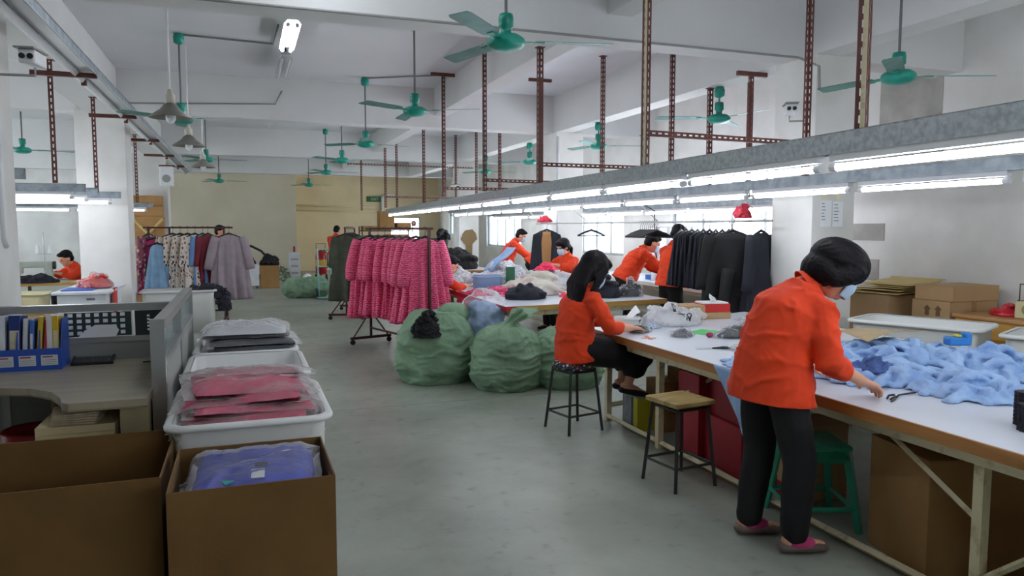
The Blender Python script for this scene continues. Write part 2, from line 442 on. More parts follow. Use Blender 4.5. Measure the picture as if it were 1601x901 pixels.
FANS = [
 (1.69, 4.78, 2.80, ZC, -12, 'large teal ceiling fan nearest the camera, over the open aisle'),
 (1.76, 7.9, 2.80, ZC, -28, 'teal ceiling fan second along the aisle, beyond the nearest beam'),
 (1.75, 11.2, 2.80, ZC, 20, 'teal ceiling fan third along the aisle, canopy visible on a long rod'),
 (1.76, 14.1, 2.80, ZC, -20, 'teal ceiling fan fourth along the aisle'),
 (1.80, 17.3, 2.80, ZC, 0, 'teal ceiling fan fifth along the aisle'),
 (1.85, 22.6, 2.80, ZC, 10, 'furthest teal ceiling fan of the aisle, before the back wall'),
 (-.63, 9.4, 2.80, ZC, -25, 'teal ceiling fan beside the grey bell lamp with one blade towards the aisle'),
 (-.60, 14.8, 2.80, ZC, 3, 'teal ceiling fan between the second and third bell lamps'),
 (-.57, 21.5, 2.80, ZC, 8, 'small distant teal fan nearest the back wall above the garment rail'),
 (4.78, 4.45, 2.72, ZC, -20, 'teal ceiling fan in front of the stained wall patch, over the cutting table'),
 (5.14, 7.25, 2.80, 3.17, 40, 'teal ceiling fan on a short rod under the beam, beside the wall camera'),
 (5.14, 10.3, 2.80, 3.17, -15, 'teal fan under the long beam above the row of empty hangers'),
 (5.14, 13.2, 2.80, 3.17, 10, 'distant teal fan under the long beam behind the hanging posts'),
 (5.14, 15.9, 2.80, 3.17, 0, 'furthest teal fan under the long beam'),
 (-3.3, 14.0, 2.80, ZC, 15, 'teal fan over the sewing area behind the near column'),
]
for k, a in enumerate(FANS): place_fan(*a, first=(k == 0))
# ------------------------------------------------------------------ fluorescent rails
def tube_part(p, d, t, ln=1.2):
    """a lit tube with its two lamp holders, lying from p along unit d"""
    p = Vector(p); d = Vector(d)
    o = MB().tube([p + d * .03, p + d * (ln - .03)], .0165, 10).build('tube', M_tube, t, True)
    for q in (p + d * .015, p + d * (ln - .015)):
        MB().tube([q - d * .02, q + d * .02], .02, 8).build('lamp_holder', M_white, o)
    return o
def rail(label, p0, p1, tubes, h=.085, m=None, lit=True, group='fluorescent light rails', batten=True):
    p0 = Vector(p0); p1 = Vector(p1); L = (p1 - p0).length; d = (p1 - p0).normalized(); s = Vector((0, 0, 1)).cross(d)
    t = thing('light_rail', label, 'light', p0, 0, group)
    M = Matrix((d, s, Vector((0, 0, 1)))).transposed().to_4x4()
    # inverted U channel
    MB().box(0, L, -.03, .03, .06 + h - .004, .06 + h, M).box(0, L, -.03, -.026, .06, .06 + h, M).box(0, L, .026, .03, .06, .06 + h, M).build('channel', m or M_galv, t)
    for a in tubes:
        if batten: MB().box(a, a + 1.2, -.02, .02, .028, .064, M).build('batten', M_white, t)
        tube_part(d * a, d, t)
    return t
r1 = rail('long fluorescent rail hanging lowest over the front edge of the cutting tables', (2.376, -2.6, 1.86), (3.40, 18.6, 1.86), [.38 + 1.28 * k for k in range(16)], m=M_galvspot, h=.10)
r2 = rail('second fluorescent rail, over the far side of the cutting tables', (4.173, -2.6, 1.86), (4.86, 18.0, 1.86), [.62 + 1.3 * k for k in range(15)])
r3 = rail('third fluorescent rail, behind the columns along the windows', (6.2, 6.6, 1.80), (6.2, 19.0, 1.80), [.3 + 1.3 * k for k in range(9)])
for k, (y, xe) in enumerate(((6.9, -1.62), (9.2, -1.60), (10.1, -1.62), (11.1, -1.52), (16.0, -1.64))):
    L = 4.0
    nm = ['nearest', 'second', 'third', 'fourth', 'furthest'][k]
    rail('short fluorescent rail over the sewing area, %s from the near column' % nm, (xe - L, y, 1.90), (xe, y, 1.90), [.12 + 1.28 * j for j in range(3)][1 + (k == 3):])
# unlit galvanised rail with reflector along the column row
t = thing('light_rail', 'unlit galvanised channel running overhead past the column with the camera', 'light', (-1.2, 4.2, 2.84))
MB().box(-.06, .06, 0, 15.6, .10, .106).box(-.06, -.054, 0, 15.6, .03, .106).box(.054, .06, 0, 15.6, .03, .106).build('channel', M_galv, t)
MB().add([(-.09, 0, .0), (-.05, 0, .05), (.05, 0, .05), (.09, 0, .0), (-.09, 15.6, .0), (-.05, 15.6, .05), (.05, 15.6, .05), (.09, 15.6, .0)], [(0, 1, 5, 4), (1, 2, 6, 5), (2, 3, 7, 6)]).build('reflector', M_white, t, thick=.003)
for k in range(6):
    y = .5 + 2.5 * k
    MB().box(-.42, .07, y, y + .04, -.005, .035).build('bracket', M_brown, t)
    MB().box(-.10, -.06, y + .3, y + .34, -.02, .1).build('strap', M_brown, t)
# ceiling mounted fittings in a line down the aisle
def ceil_fit(y, x, lit, label):
    t = thing('ceiling_light', label, 'light', (x, y, 3.62), 0, 'ceiling fittings in a line down the aisle')
    MB().add([(-.085, 0, .01), (-.05, 0, .05), (.05, 0, .05), (.085, 0, .01), (-.085, 1.25, .01), (-.05, 1.25, .05), (.05, 1.25, .05), (.085, 1.25, .01)], [(0, 1, 5, 4), (1, 2, 6, 5), (2, 3, 7, 6)]).build('reflector', M_white, t, thick=.004)
    MB().box(-.05, .05, 0, 1.25, .05, .09).build('tray', M_galv, t)
    for dx in (-.045, .045):
        if lit: tube_part((dx, .02, -.0), (0, 1, 0), t)
        else: MB().tube([(dx, .05, 0), (dx, 1.18, 0)], .015, 8).build('unlit_tube', M_white, t, True)
    for yy in (.1, 1.1): MB().box(-.012, .012, yy, yy + .02, .09, .16).build('hanger', M_dark, t)
ceil_fit(7.95, .53, True, 'lit twin tube ceiling fitting, the large bright one above the aisle')
ceil_fit(9.6, .55, False, 'unlit twin tube ceiling fitting between the two lit ones')
ceil_fit(12.45, .60, True, 'lit twin tube ceiling fitting, the smaller one further along the aisle')
ceil_fit(4.4, .53, True, 'added lit twin tube ceiling fitting before the nearest beam, out of view')  # unseen extra fitting, added to brighten the near floor and ceiling
ceil_fit(1.6, .53, True, 'added lit twin tube ceiling fitting overhead, out of view')  # second added fitting, also unseen, for more light around the camera
ceil_fit(14.9, .60, False, 'unlit ceiling fitting beyond the second crossbeam')
ceil_fit(19.0, .60, False, 'unlit ceiling fitting furthest along the aisle')
# ------------------------------------------------------------------ slotted angle posts and cross bars
def slotted(L, w=.04, pitch=.06, slot=.034, sw=.012):
    """slotted L angle along +Z: each flange is two rails joined by bridges, leaving real slots"""
    mb = MB(); th = .0028
    for ax in (0, 1):
        def bx(u0, u1, z0, z1):
            if ax == 0: mb.box(u0, u1, 0, th, z0, z1)
            else: mb.box(0, th, u0, u1, z0, z1)
        bx(0, w / 2 - sw / 2, 0, L); bx(w / 2 + sw / 2, w, 0, L)
        k = 0
        while k * pitch < L:
            bx(w / 2 - sw / 2, w / 2 + sw / 2, k * pitch, min(L, k * pitch + pitch - slot)); k += 1
    return mb
def post(x, y, zb, zt, label, rz=0, w=.045, plate=False, cream=0, cat='post'):
    t = thing('hanging_post', label, cat, (x, y, zb), R(rz), 'slotted angle posts holding up the light rails')
    slotted(zt - zb, w).build('slotted_angle', M_brown, t)
    if cream: MB().box(-.004, -.0005, 0, w * cream, 0, zt - zb).build('cream_back', M_cream_paint, t)
    mb = MB()
    if plate:
        MB().box(-.16, .2, -.01, .03, zt - zb - .045, zt - zb).build('ceiling_plate', M_brown, t)
    else:
        MB().box(-.02, .06, -.02, .06, zt - zb - .006, zt - zb).build('ceiling_plate', M_brown, t)
    return t
def r1x(y): return 2.55 + (y - 1.0) * .0483
def r2x(y): return 4.30 + (y - 1.2) * .0333
ZR = 2.02
POSTS = [
 (r1x(4.72), 4.72, ZR, ZC, 'slotted angle post nearest the camera on the front light rail, beside the rack bar', 20, .045, False, .45),
 (r2x(5.0), 5.03, ZR - .02, ZC, 'slotted angle post on the second rail in front of the wall camera column', 0),
 (r1x(2.62), 2.62, ZR, ZC, 'slotted angle post over the standing woman, in front of the stained wall', 25, .045, False, .45),
 (r1x(6.95) - .03, 6.95, ZR, 3.36, 'slotted angle post under the middle beam, rising behind the nearest fan blade', 10, .05),
 (2.80, 8.75, ZR, ZC, 'slotted angle post behind the nearest fan, third on the front rail', 0),
 (2.74, 10.5, ZR, ZC, 'slotted angle post with a wide ceiling plate behind the second fan', 0, .045, True),
 (4.42, 8.75, ZR - .02, ZC, 'thin slotted post on the second rail near the single black hanger', 15),
 (4.48, 7.2, ZR - .02, ZC, 'thin slotted post on the second rail near the bunch of hangers', 0),
 (4.20, 10.4, ZR - .02, ZC, 'slotted post with T shaped plate near the middle of the ceiling', 0, .045, True),
 (4.25, 12.4, ZR - .02, ZC, 'thin dark slotted post in the second bay, right of the wide plate post', 0),
 (5.08, 7.35, ZR - .02, 3.17, 'thick slotted post under the long beam directly behind the short rod fan', 0, .05),
 (4.95, 6.45, ZR, 3.17, 'slotted post with T shaped plate on the long beam near the wall column', 0, .04, True),
 (3.05, 16.9, ZR, ZC, 'distant slotted post over the olive dresses', 0),
 (3.35, 17.1, ZR, ZC, 'distant slotted post between the second fan and the green exit sign', 0),
 (3.1, 13.3, ZR, 3.36, 'slotted post behind the pink dresses under the middle beam', 0),
 (3.0, 20.2, ZR, ZC, 'furthest slotted post at the end of the front rail', 0),
 (4.75, 15.4, ZR, ZC, 'slotted post with plate before the third crossbeam', 0, .045, True),
 (4.85, 17.4, ZR, ZC, 'furthest slotted post of the second rail', 0),
 (6.2, 8.1, 1.96, ZC, 'slotted post on the window side rail nearest the column', 0),
 (6.2, 13.2, 1.96, ZC, 'slotted post on the window side rail at the second window', 0),
 (-1.66, 8.0, 1.99, 3.12, 'slotted post under the side beam beside the near column, over the sewing area', 0),
 (-2.3, 9.2, 1.99, ZC, 'slotted post over the sewing area beyond the side beam', 0),
 (-1.66, 10.1, 1.99, 3.12, 'slotted post under the side beam in front of the second column', 0),
 (-3.0, 11.1, 1.99, ZC, 'thin slotted post deep in the sewing area', 0),
 (-1.68, 13.9, 1.99, 3.12, 'slotted post behind the second column above the bright tube', 0),
]
for a in POSTS: post(*a)
def bar(p0, p1, label, w=.04, m=None, round_=False):
    p0 = Vector(p0); p1 = Vector(p1); d = p1 - p0; L = d.length
    if round_:
        return tag(MB().tube([(0, 0, 0), p1 - p0], w / 2, 8).build('cross_bar', m or M_cond, None, True), label, 'bar').__setattr__('location', p0)
    o = slotted(L, w).build('cross_bar', m or M_brown); tag(o, label, 'bar', 'slotted cross bars between posts')
    o.rotation_euler = d.to_track_quat('Z', 'Y').to_euler(); o.location = p0
bar((r1x(4.72), 4.76, 2.24), (r2x(5.0), 5.06, 2.26), 'slotted cross bar joining the two nearest posts above the rails')
bar((r1x(6.95), 6.98, 2.19), (4.5, 7.25, 2.21), 'slotted cross bar above the standing man bending over the table')
bar((2.80, 8.8, 2.14), (4.42, 8.8, 2.12), 'slotted cross bar behind the second pair of posts')
bar((2.74, 10.5, 2.12), (4.2, 10.45, 2.12), 'slotted cross bar at the third pair of posts')
bar((2.0, 15.2, 2.83), (4.7, 15.4, 2.83), 'long plain dark cross bar hung across the ceiling behind the third fan', .03)
bar((3.05, 16.95, 2.25), (4.8, 17.3, 2.25), 'slotted cross bar furthest back near the exit sign')
bar((3.75, 5.1, 2.02), (4.05, 12.0, 2.02), 'round steel pipe running between the two rails', .03, M_cond, True)
# ------------------------------------------------------------------ bell pendants
def bell(x, y, z, label):
    t = thing('pendant_lamp', label, 'lamp', (x, y, z), 0, 'bell shaped pendant lamps')
    MB().lathe([(.03, .13), (.06, .11), (.09, .07), (.19, 0), (.192, -.006), (.186, -.004), (.085, .062), (.05, .10)], 24).build('shade', mat('aged_aluminium', '8d8a82', .45, .15, 8, metal=.4), t, True)
    MB().lathe([(0, .26), (.02, .255), (.024, .22), (.045, .20), (.045, .13), (0, .13)], 16).build('lamp_neck', mat('ivory_lampholder', 'c9c5b8', .5), t, True)
    MB().ball((0, 0, .0), (.045, .045, .06)).build('bulb', M_white, t, True)
    MB().tube([(0, 0, .25), (0, 0, ZC - z)], .008, 6).build('cord', M_white, t)
bell(-.60, 7.6, 2.59, 'grey bell pendant lamp nearest the camera, on a white rod')
bell(-.60, 10.05, 2.58, 'grey bell pendant lamp second along the row')
bell(-.60, 13.55, 2.58, 'grey bell pendant lamp furthest along the row')
# ------------------------------------------------------------------ conduits
def conduit(pts, label, r=.011, m=None):
    o = MB().tube([Vector(p) - Vector(pts[0]) for p in pts], r, 6).build('conduit_pipe', m or M_cond, None, True); o.location = pts[0]
    tag(o, label, 'pipe')
conduit([(-1.6, 5.70, 3.155), (.5, 5.70, 3.16), (3, 5.70, 3.155), (4.9, 5.70, 3.15), (5.02, 5.56, 3.05), (5.03, 5.56, 2.85)], 'thin electrical conduit clipped along the nearest crossbeam')
conduit([(-1.6, 11.71, 3.3), (.5, 11.7, 3.4), (.6, 11.7, 3.6)], 'thin conduit crossing the second crossbeam')
conduit([(-.6, 9.4, 3.765), (.4, 9.5, 3.765), (.42, 8.6, 3.765)], 'conduit from the fan canopy to the ceiling light row')
conduit([(-.55, 7.6, 3.765), (.38, 7.8, 3.765)], 'conduit from the nearest bell lamp to the ceiling light row')
conduit([(1.75, 11.2, 3.765), (2.74, 10.6, 3.765)], 'conduit from the third fan to the wide plate post')
for k, z in enumerate((2.16, 2.32)):
    conduit([(1.56, 27.46, z + .02), (3.2, 27.44, z), (4.6, 27.46, z - .02)], ['lower long pipe on the cream back wall', 'upper long pipe on the cream back wall'][k], .035, M_cream)
conduit([(5.3, 27.42, 2.75), (5.0, 27.42, 2.75), (4.85, 27.42, 2.65), (4.85, 27.42, 2.2), (4.7, 27.42, 2.1)], 'white bent drain pipe on the cream back wall', .05, M_white)
conduit([(-1.49, 5.75, 3.1), (-1.49, 5.75, 1.5), (-1.49, 5.8, 1.45)], 'cable trunking down the near column', .02, M_white)
conduit([(5.02, 11.58, 3.1), (5.02, 11.58, 1.2)], 'white trunking down the second window side column', .025, M_white)
# ------------------------------------------------------------------ cameras, boxes on columns
def cctv(x, y, z, rz, label, px):
    t = thing('security_camera', label, 'camera', (x, y, z), R(rz))
    MB().rbox(-.05, .05, -.1, .1, -.045, .045, .012).build('housing', M_white, t)
    MB().box(-.06, .06, -.14, .1, .045, .055).build('sun_hood', M_cond, t)
    for dx in (-.024, .024):
        MB().tube([(dx, -.10, 0), (dx, -.112, 0)], .018, 12).build('lens', M_black, t)
    MB().tube([(0, .03, -.05), (0, .03, -.10), (px, .03, -.10)], .009, 8).build('arm', M_cond, t)
cctv(-1.27, 5.75, 2.68, -8, 'twin lens security camera on a bracket by the near column', -.22)
cctv(4.84, 5.72, 2.67, -32, 'twin lens security camera on the window side column', .14)
cctv(4.85, 17.45, 2.55, 30, 'tiny security camera on the furthest column', .12)
t = thing('emergency_light', 'twin headed emergency lamp box on the near column', 'lamp', (-1.49, 5.56, 2.72))
MB().rbox(-.2, .02, -.09, 0, -.1, .1, .01).build('case', M_white, t)
for dx in (-.15, -.03): MB().ball((dx, -.06, .16), (.05, .05, .05)).build('lamp_head', M_cond, t, True)
t = thing('junction_box', 'white power box with cable and switch plate on the near column', 'box', (-1.50, 5.57, 1.62))
MB().rbox(-.13, -.01, -.04, 0, -.08, .08, .006).build('case', M_white, t)
MB().tube([(-.42, -.012, .42), (-.34, -.012, .1), (-.22, -.012, -.08), (-.1, -.012, -.1), (-.05, -.012, -.06)], .011, 6).build('cable', M_cond, t, True)
t = thing('junction_box', 'small grey breaker box with clips lower on the near column', 'box', (-1.505, 5.57, 1.42))
MB().rbox(-.3, .0, -.05, 0, -.14, .04, .006).build('case', M_white, t)
for k in range(4): MB().box(-.25 + .055 * k, -.215 + .055 * k, -.056, -.05, -.1, -.03).build('switch', M_cond, t)
t = thing('loudspeaker', 'small white loudspeaker box on the third column', 'speaker', (-1.45, 16.9, 2.62))
MB().rbox(-.13, .13, -.1, .1, -.2, .2, .02).build('cabinet', M_white, t); MB().tube([(0, -.1, -.05), (0, -.11, -.05)], .08, 16).build('cone', M_cond, t)
# ------------------------------------------------------------------ sheets pinned to the window side column
M_ink = mat('grey_print', '7d8088', .8)
for k, (x0, x1, z0, z1, lab) in enumerate(((5.09, 5.22, 1.58, 1.83, 'printed notice sheet pinned to the column nearest the edge, ruled with lines'), (5.235, 5.36, 1.58, 1.82, 'printed notice sheet beside the other notice on the column'))):
    t = thing('notice_sheet', lab, 'paper', (0, 5.563, 0))
    MB().box(x0, x1, -.001, .001, z0, z1).build('sheet', M_paper, t)
    for j in range(6):
        MB().box(x0 + .015, x0 + (.06 if k else .045) + .008 * (j % 3), -.002, -.001, z1 - .035 - .03 * j, z1 - .028 - .03 * j).build('print_line', M_ink, t)
t = thing('paper_pattern', 'cream paper pattern pieces taped in an H above the notices', 'paper', (0, 5.562, 0))
for (x0, x1, z0, z1) in ((5.11, 5.17, 1.83, 1.99), (5.27, 5.32, 1.83, 2.03), (5.17, 5.27, 1.88, 1.93)):
    MB().box(x0, x1, -.001, .001, z0, z1).build('strip', mat('cream_paper', 'efe8c8', .8), t)
# ================================================================== shape helpers for cloth, bags, bins, boxes
def ridged(p, oct=4):
    s = 0; a = 1.0; f = 1.0; w_ = 0
    for k in range(oct):
        s += a * (1 - abs(mn.noise(p * f + Vector((13.7 * k, 5.1, 2.2)))) * 2); w_ += a; a *= .5; f *= 2.1
    return s / w_
def heap_mesh(rx, ry, h, seed=0, amp=.35, fs=5.0, p=2.2, lumps=16, vox=None):
    """crumpled cloth pile: slabs and rolls tumbled on a mound, fused and creased"""
    rg = random.Random(seed * 31 + 5); mb = MB(); so = Vector((seed * 7.3, seed * 3.1, seed * 1.7))
    s_ = max(rx, ry); vox = vox or max(.006, min(.02, s_ / 26))
    mb.ball((0, 0, h * .12), (rx * .82, ry * .82, h * (.55 if p < 4 else .8)), n=20, m=12)
    for k in range(lumps):
        a = rg.uniform(0, 2 * PI); q = rg.uniform(.15, .78) if k > 2 else rg.uniform(0, .3)
        x, y = rx * q * math.cos(a), ry * q * math.sin(a)
        hz = h * (1 - q ** 1.6) * rg.uniform(.55, .95)
        L = rg.uniform(.22, .42) * s_; th = rg.uniform(.10, .2) * min(h, s_)
        M = Matrix.Translation((x, y, hz)) @ Matrix.Rotation(rg.uniform(0, PI), 4, 'Z') @ Matrix.Rotation(rg.uniform(-.5, .5), 4, 'X') @ Matrix.Rotation(rg.uniform(-.35, .35), 4, 'Y')
        bend = rg.uniform(-.5, .5) * L
        pts = [M @ Vector((-L, bend * .6, -th)), M @ Vector((-L * .35, -bend * .3, th * .3)), M @ Vector((L * .35, -bend * .3, th * .2)), M @ Vector((L, bend * .6, -th * 1.2))]
        for q_ in pts: q_.z = max(q_.z, th * .7)
        mb.capsule(pts, [(th * .6, th * .5), (th, th * 1.1), (th * .9, th * 1.2), (th * .5, th * .5)], 10)
    me = fuse(mb, vox, 2)
    ns = [v.normal.copy() for v in me.vertices]
    k_ = amp * h * .28
    for v, n_ in zip(me.vertices, ns):
        q = v.co * (fs * 1.1) + so
        q += .6 * Vector((mn.noise(q), mn.noise(q + Vector((4, 4, 4))), mn.noise(q + Vector((8, 1, 2)))))
        v.co += n_ * (k_ * (max(0, ridged(q, 3)) ** 2 - .25))
        v.co.z = max(v.co.z, .001)
    return me
def heap(name, label, cat, loc, rx, ry, h, m, seed=0, rz=0, group=None, **k):
    k.pop('irr', 0); o = obj(name, heap_mesh(rx, ry, h, seed, **k), m, None, True)
    o.location = loc; o.rotation_euler = (0, 0, R(rz))
    return tag(o, label, cat, group)
def rrect(x0, x1, y0, y1, r, z, n=5):
    out = []
    for cx_, cy_, a0 in ((x1 - r, y1 - r, 0), (x0 + r, y1 - r, 90), (x0 + r, y0 + r, 180), (x1 - r, y0 + r, 270)):
        for k in range(n + 1):
            a = R(a0 + 90 * k / n); out.append((cx_ + r * math.cos(a), cy_ + r * math.sin(a), z))
    return out
def tub(name, label, loc, sx, sy, h, m, rz=0, rim=.035, taper=.05, group=None, cat='bin'):
    """open plastic tub with an outward rolled rim"""
    t = thing(name, label, cat, loc, R(rz), group)
    a, b = sx / 2, sy / 2; tp = taper; w = .008
    rings = [rrect(-a + tp, a - tp, -b + tp, b - tp, .06, 0), rrect(-a + rim, a - rim, -b + rim, b - rim, .07, h - .03)]
    rings += [rrect(-a + rim, a - rim, -b + rim, b - rim, .07, h - .006), rrect(-a + rim + w, a - rim - w, -b + rim + w, b - rim - w, .065, h - .006), rrect(-a + tp + w, a - tp - w, -b + tp + w, b - tp - w, .055, .012)]
    MB().ring_loft(rings, True).build('body', m, t, True)
    MB().ring_loft([rrect(-a + rim - .001, a - rim + .001, -b + rim - .001, b - rim + .001, .07, h - .03), rrect(-a, a, -b, b, .09, h - .03), rrect(-a - .002, a + .002, -b - .002, b + .002, .09, h - .012), rrect(-a + .012, a - .012, -b + .012, b - .012, .085, h), rrect(-a + rim - .002, a - rim + .002, -b + rim - .002, b - rim + .002, .07, h - .003)], False).build('rim', m, t, True)
    return t
def carton(name, label, loc, sx, sy, h, m=None, rz=0, open_=False, tape=True, flaps=False, group=None):
    t = thing(name, label, 'box', loc, R(rz), group); m = m or M_card; a, b = sx / 2, sy / 2; w = .006
    if open_:
        MB().box(-a, a, -b, -b + w, 0, h).build('front_panel', m, t); MB().box(-a, a, b - w, b, 0, h).build('back_panel', m, t)
        MB().box(-a, -a + w, -b + w, b - w, 0, h).build('side_panel', m, t); MB().box(a - w, a, -b + w, b - w, 0, h).build('side_panel', m, t)
        MB().box(-a + w, a - w, -b + w, b - w, 0, w).build('base_panel', m, t)
    else:
        MB().rbox(-a, a, -b, b, 0, h, .004).build('body', m, t)
        MB().box(-a, -.003, -b, b, h, h + .004).build('flap', m, t); MB().box(.003, a, -b, b, h, h + .004).build('flap', m, t)
        if tape:
            MB().box(-.03, .03, -b - .001, b + .001, h + .004, h + .0055).box(-.03, .03, -b - .002, -b - .0005, h - .12, h + .005).build('tape', mat('brown_tape', '9b7a4a', .35), t)
    return t
def packet(label, loc, sx, sy, h, m, seed=0, rz=0, tilt=(0, 0), group=None, film=None, name='packed_garment', cat='garment', grow=.05, wr_=.42):
    """folded garment in a clear poly bag"""
    t = thing(name, label, cat, loc, R(rz), group); t.rotation_euler = (R(tilt[0]), R(tilt[1]), R(rz))
    so = Vector((seed * 3.7, seed * 1.3, 0))
    def slab(a, b, hh, amp, ph, sc_):
        mb = MB(); nx, ny = 26, 18
        def top(u, v, s):
            x = (u - .5) * a; y = (v - .5) * b
            e = max(0.0, min(1, 4 * min(u, 1 - u) * 1.4, 4 * min(v, 1 - v) * 1.4))
            z = hh * .5 * s * (.25 + .75 * e ** .5) + amp * e * ridged(Vector((x * sc_, y * sc_ * 1.6, ph * s)) + so, 3)
            x += .012 * mn.noise(Vector((y * 9, ph, 0)) + so) ; y += .012 * mn.noise(Vector((x * 9, ph, 4)) + so)
            return (x, y, z + hh / 2)
        mb.sheet(lambda u, v: top(u, v, 1), nx, ny); mb.sheet(lambda u, v: top(1 - u, v, -.98), nx, ny)
        return mb
    slab(sx, sy, h, h * wr_, 1.0, 6).build('cloth', m, t, True)
    slab(sx + grow * 2, sy + grow, h * 1.16, h * wr_ * .95, 1.0, 6).build('poly_bag', film or M_film, t, True)
    return t
# ================================================================== office corner
M_desk = mat('desk_laminate', 'a9a08c', .28, .10, 2, stretch=(1, 8, 1), col2='948a74')
M_alup = mat('partition_aluminium', 'a9abab', .32, .1, 4, metal=.55)
M_pgrey = mat('partition_grey_panel', '9b9c98', .7, .06, 5)
t = thing('office_desk', 'grey wood-grain desk with curved front inside the low partition', 'desk', (0, 0, 0))
poly = [(-.462, 3.93), (-.80, 3.93), (-.83, 3.96), (-.86, 4.08), (-.93, 4.24), (-1.05, 4.37), (-1.22, 4.45), (-2.3, 4.48), (-2.3, 5.165), (-.462, 5.165)]
MB().prism(poly, .715, .75).build('desk_top', M_desk, t)
MB().prism([(x * .999 - .001, y - .003) for x, y in poly], .708, .716).build('edge_band', mat('edge_band', '8a7c62', .5), t)
MB().box(-.60, -.47, 4.05, 5.1, 0, .70).build('side_panel', mat('cream_board', 'c3b48a', .6, .15, 3), t)
MB().box(-.96, -.94, 4.35, 5.1, 0, .70).build('leg_panel', mat('cream_board', 'c3b48a'), t)
t = thing('drawer_unit', 'cream drawer unit under the desk', 'cabinet', (-.76, 4.02, 0))
MB().box(-.20, .14, 0, .55, 0, .62).build('body', mat('cream_board', 'c3b48a'), t)
for k in range(3): MB().box(-.195, .135, -.018, 0, .03 + .19 * k, .205 + .19 * k).build('drawer', mat('cream_board', 'c3b48a'), t)
t = thing('paper_stack', 'tatty stack of papers on the drawer unit under the desk', 'papers', (-.80, 4.1, .622))
for k in range(5): MB().box(-.1, .1, -.06, .16, .011 * k, .011 * k + .009, RZ(R(-6 + 4 * k))).build('sheet', mat('tan_paper', 'b9a98c', .85, .3, 20), t)
o = MB().lathe([(.13, 0), (.15, .02), (.17, .45), (.16, .46), (.15, .44), (.13, .03), (0, .03)], 20, cap=True).build('waste_bin', mat('red_plastic', 'a01320', .4), None, True); o.location = (-1.12, 4.72, 0)
tag(o, 'dark red plastic bin in the shadow under the desk', 'bin')
# low cross screen behind the desk
def screen(label, p, ang, L, panes):
    t = thing('partition_screen', label, 'partition', p, ang)
    MB().box(0, L, -.02, .02, .05, .86).build('lower_panel', M_pgrey, t)
    MB().box(0, L, -.03, .03, 1.055, 1.10).box(0, L, -.03, .03, .86, .895).box(0, L, -.03, .03, 0, .05).build('frame_rail', M_alup, t)
    for x in [L * k / panes for k in range(panes + 1)]:
        MB().box(max(0, x - .02), min(L, x + .02), -.03, .03, .05, 1.055).build('frame_post', M_alup, t)
    for k in range(panes):
        MB().box(L * k / panes + .02, L * (k + 1) / panes - .02, -.004, .004, .895, 1.055).build('pane', clear_mat('screen_glass', '9fb0b0', .12, .05, 0), t)
    return t
sA = screen('grey framed glass screen across the back of the desk', (-2.3, 5.215, 0), 0, 1.84, 2)
sB = screen('grey framed glass screen running along the aisle beside the white bins', (-.425, 4.12, 0), PI / 2, 2.25, 2)
MB().box(-.012, .03, -.034, .034, 0, 1.112).build('end_cap', mat('chrome', 'c9cccf', .2, .05, 5, metal=.8), sB)
# chart of white cards fixed to the glass
t = thing('card_chart', 'dark green chart of white square cards behind the desk screen', 'chart', (-1.03, 5.181, .90))
MB().box(-.02, .35, 0, .002, -.0, .15).build('backing', mat('dark_green_board', '24383a', .5), t)
for r_ in range(4):
    for c_ in range(7):
        MB().box(.0 + .048 * c_, .026 + .048 * c_, -.003, 0, .012 + .037 * r_, .034 + .037 * r_).build('card', M_paper, t)
t = thing('notice_board', 'dark glossy board with a faint column of white marks beside the card chart', 'board', (-.66, 5.181, .895))
MB().box(0, .2, 0, .003, 0, .158).build('backing', mat('dark_slate_board', '2c3338', .25), t)
for k in range(5): MB().box(.07, .085, -.002, 0, .03 + .022 * k, .042 + .022 * k).build('mark', M_paper, t)
t = thing('paper_cutout', 'white folded paper propped against the card chart', 'paper', (-.90, 5.172, .895), 0)
MB().prism([(-.08, 0), (.13, 0), (.15, .04), (.13, .075), (.02, .078), (-.04, .045)], -.004, .0, Matrix.Rotation(R(90), 4, 'X')).build('sheet', M_paper, t)
MB().prism([(.03, .03), (.06, .03), (.06, .05), (.03, .05)], -.0055, -.004, Matrix.Rotation(R(90), 4, 'X')).build('print', M_ink, t)
# blue file racks with binders
M_blue = mat('blue_plastic_rack', '2c53b4', .35, .08, 4)
def file_rack(x, label):
    t = thing('file_rack', label, 'rack', (x, 4.93, .75), 0, 'blue file racks on the desk')
    MB().box(-.17, .17, -.012, 0, 0, .125).build('front', M_blue, t); MB().box(-.17, .17, .2, .21, 0, .28).build('back', M_blue, t)
    MB().box(-.17, .17, 0, .2, 0, .008).build('base', M_blue, t)
    for k in range(4):
        xx = -.17 + .1113 * k
        MB().add([(xx, 0, 0), (xx, .2, 0), (xx, .2, .29), (xx, .06, .29), (xx, 0, .125), (xx + .006, 0, 0), (xx + .006, .2, 0), (xx + .006, .2, .29), (xx + .006, .06, .29), (xx + .006, 0, .125)],
                 [(0, 1, 2, 3, 4), (9, 8, 7, 6, 5), (0, 5, 6, 1), (1, 6, 7, 2), (2, 7, 8, 3), (3, 8, 9, 4), (4, 9, 5, 0)]).build('divider', M_blue, t)
    for k in range(3):
        xx = -.155 + .111 * k
        l = MB().box(xx, xx + .085, -.014, -.012, .028, .088).build('label_card', mat('label_card', 'd4d8d8', .6), t)
        MB().box(xx + .006, xx + .06, -.0155, -.014, .074, .082).build('heading', mat('label_red', 'b04050', .7), l)
        for j in range(3): MB().box(xx + .006, xx + .078, -.0152, -.014, .036 + .011 * j, .038 + .011 * j).build('rule', M_ink, l)
file_rack(-1.19, 'blue plastic file rack full of binders, three white labels, on the desk')
file_rack(-1.54, 'blue plastic file rack cut off by the picture edge')
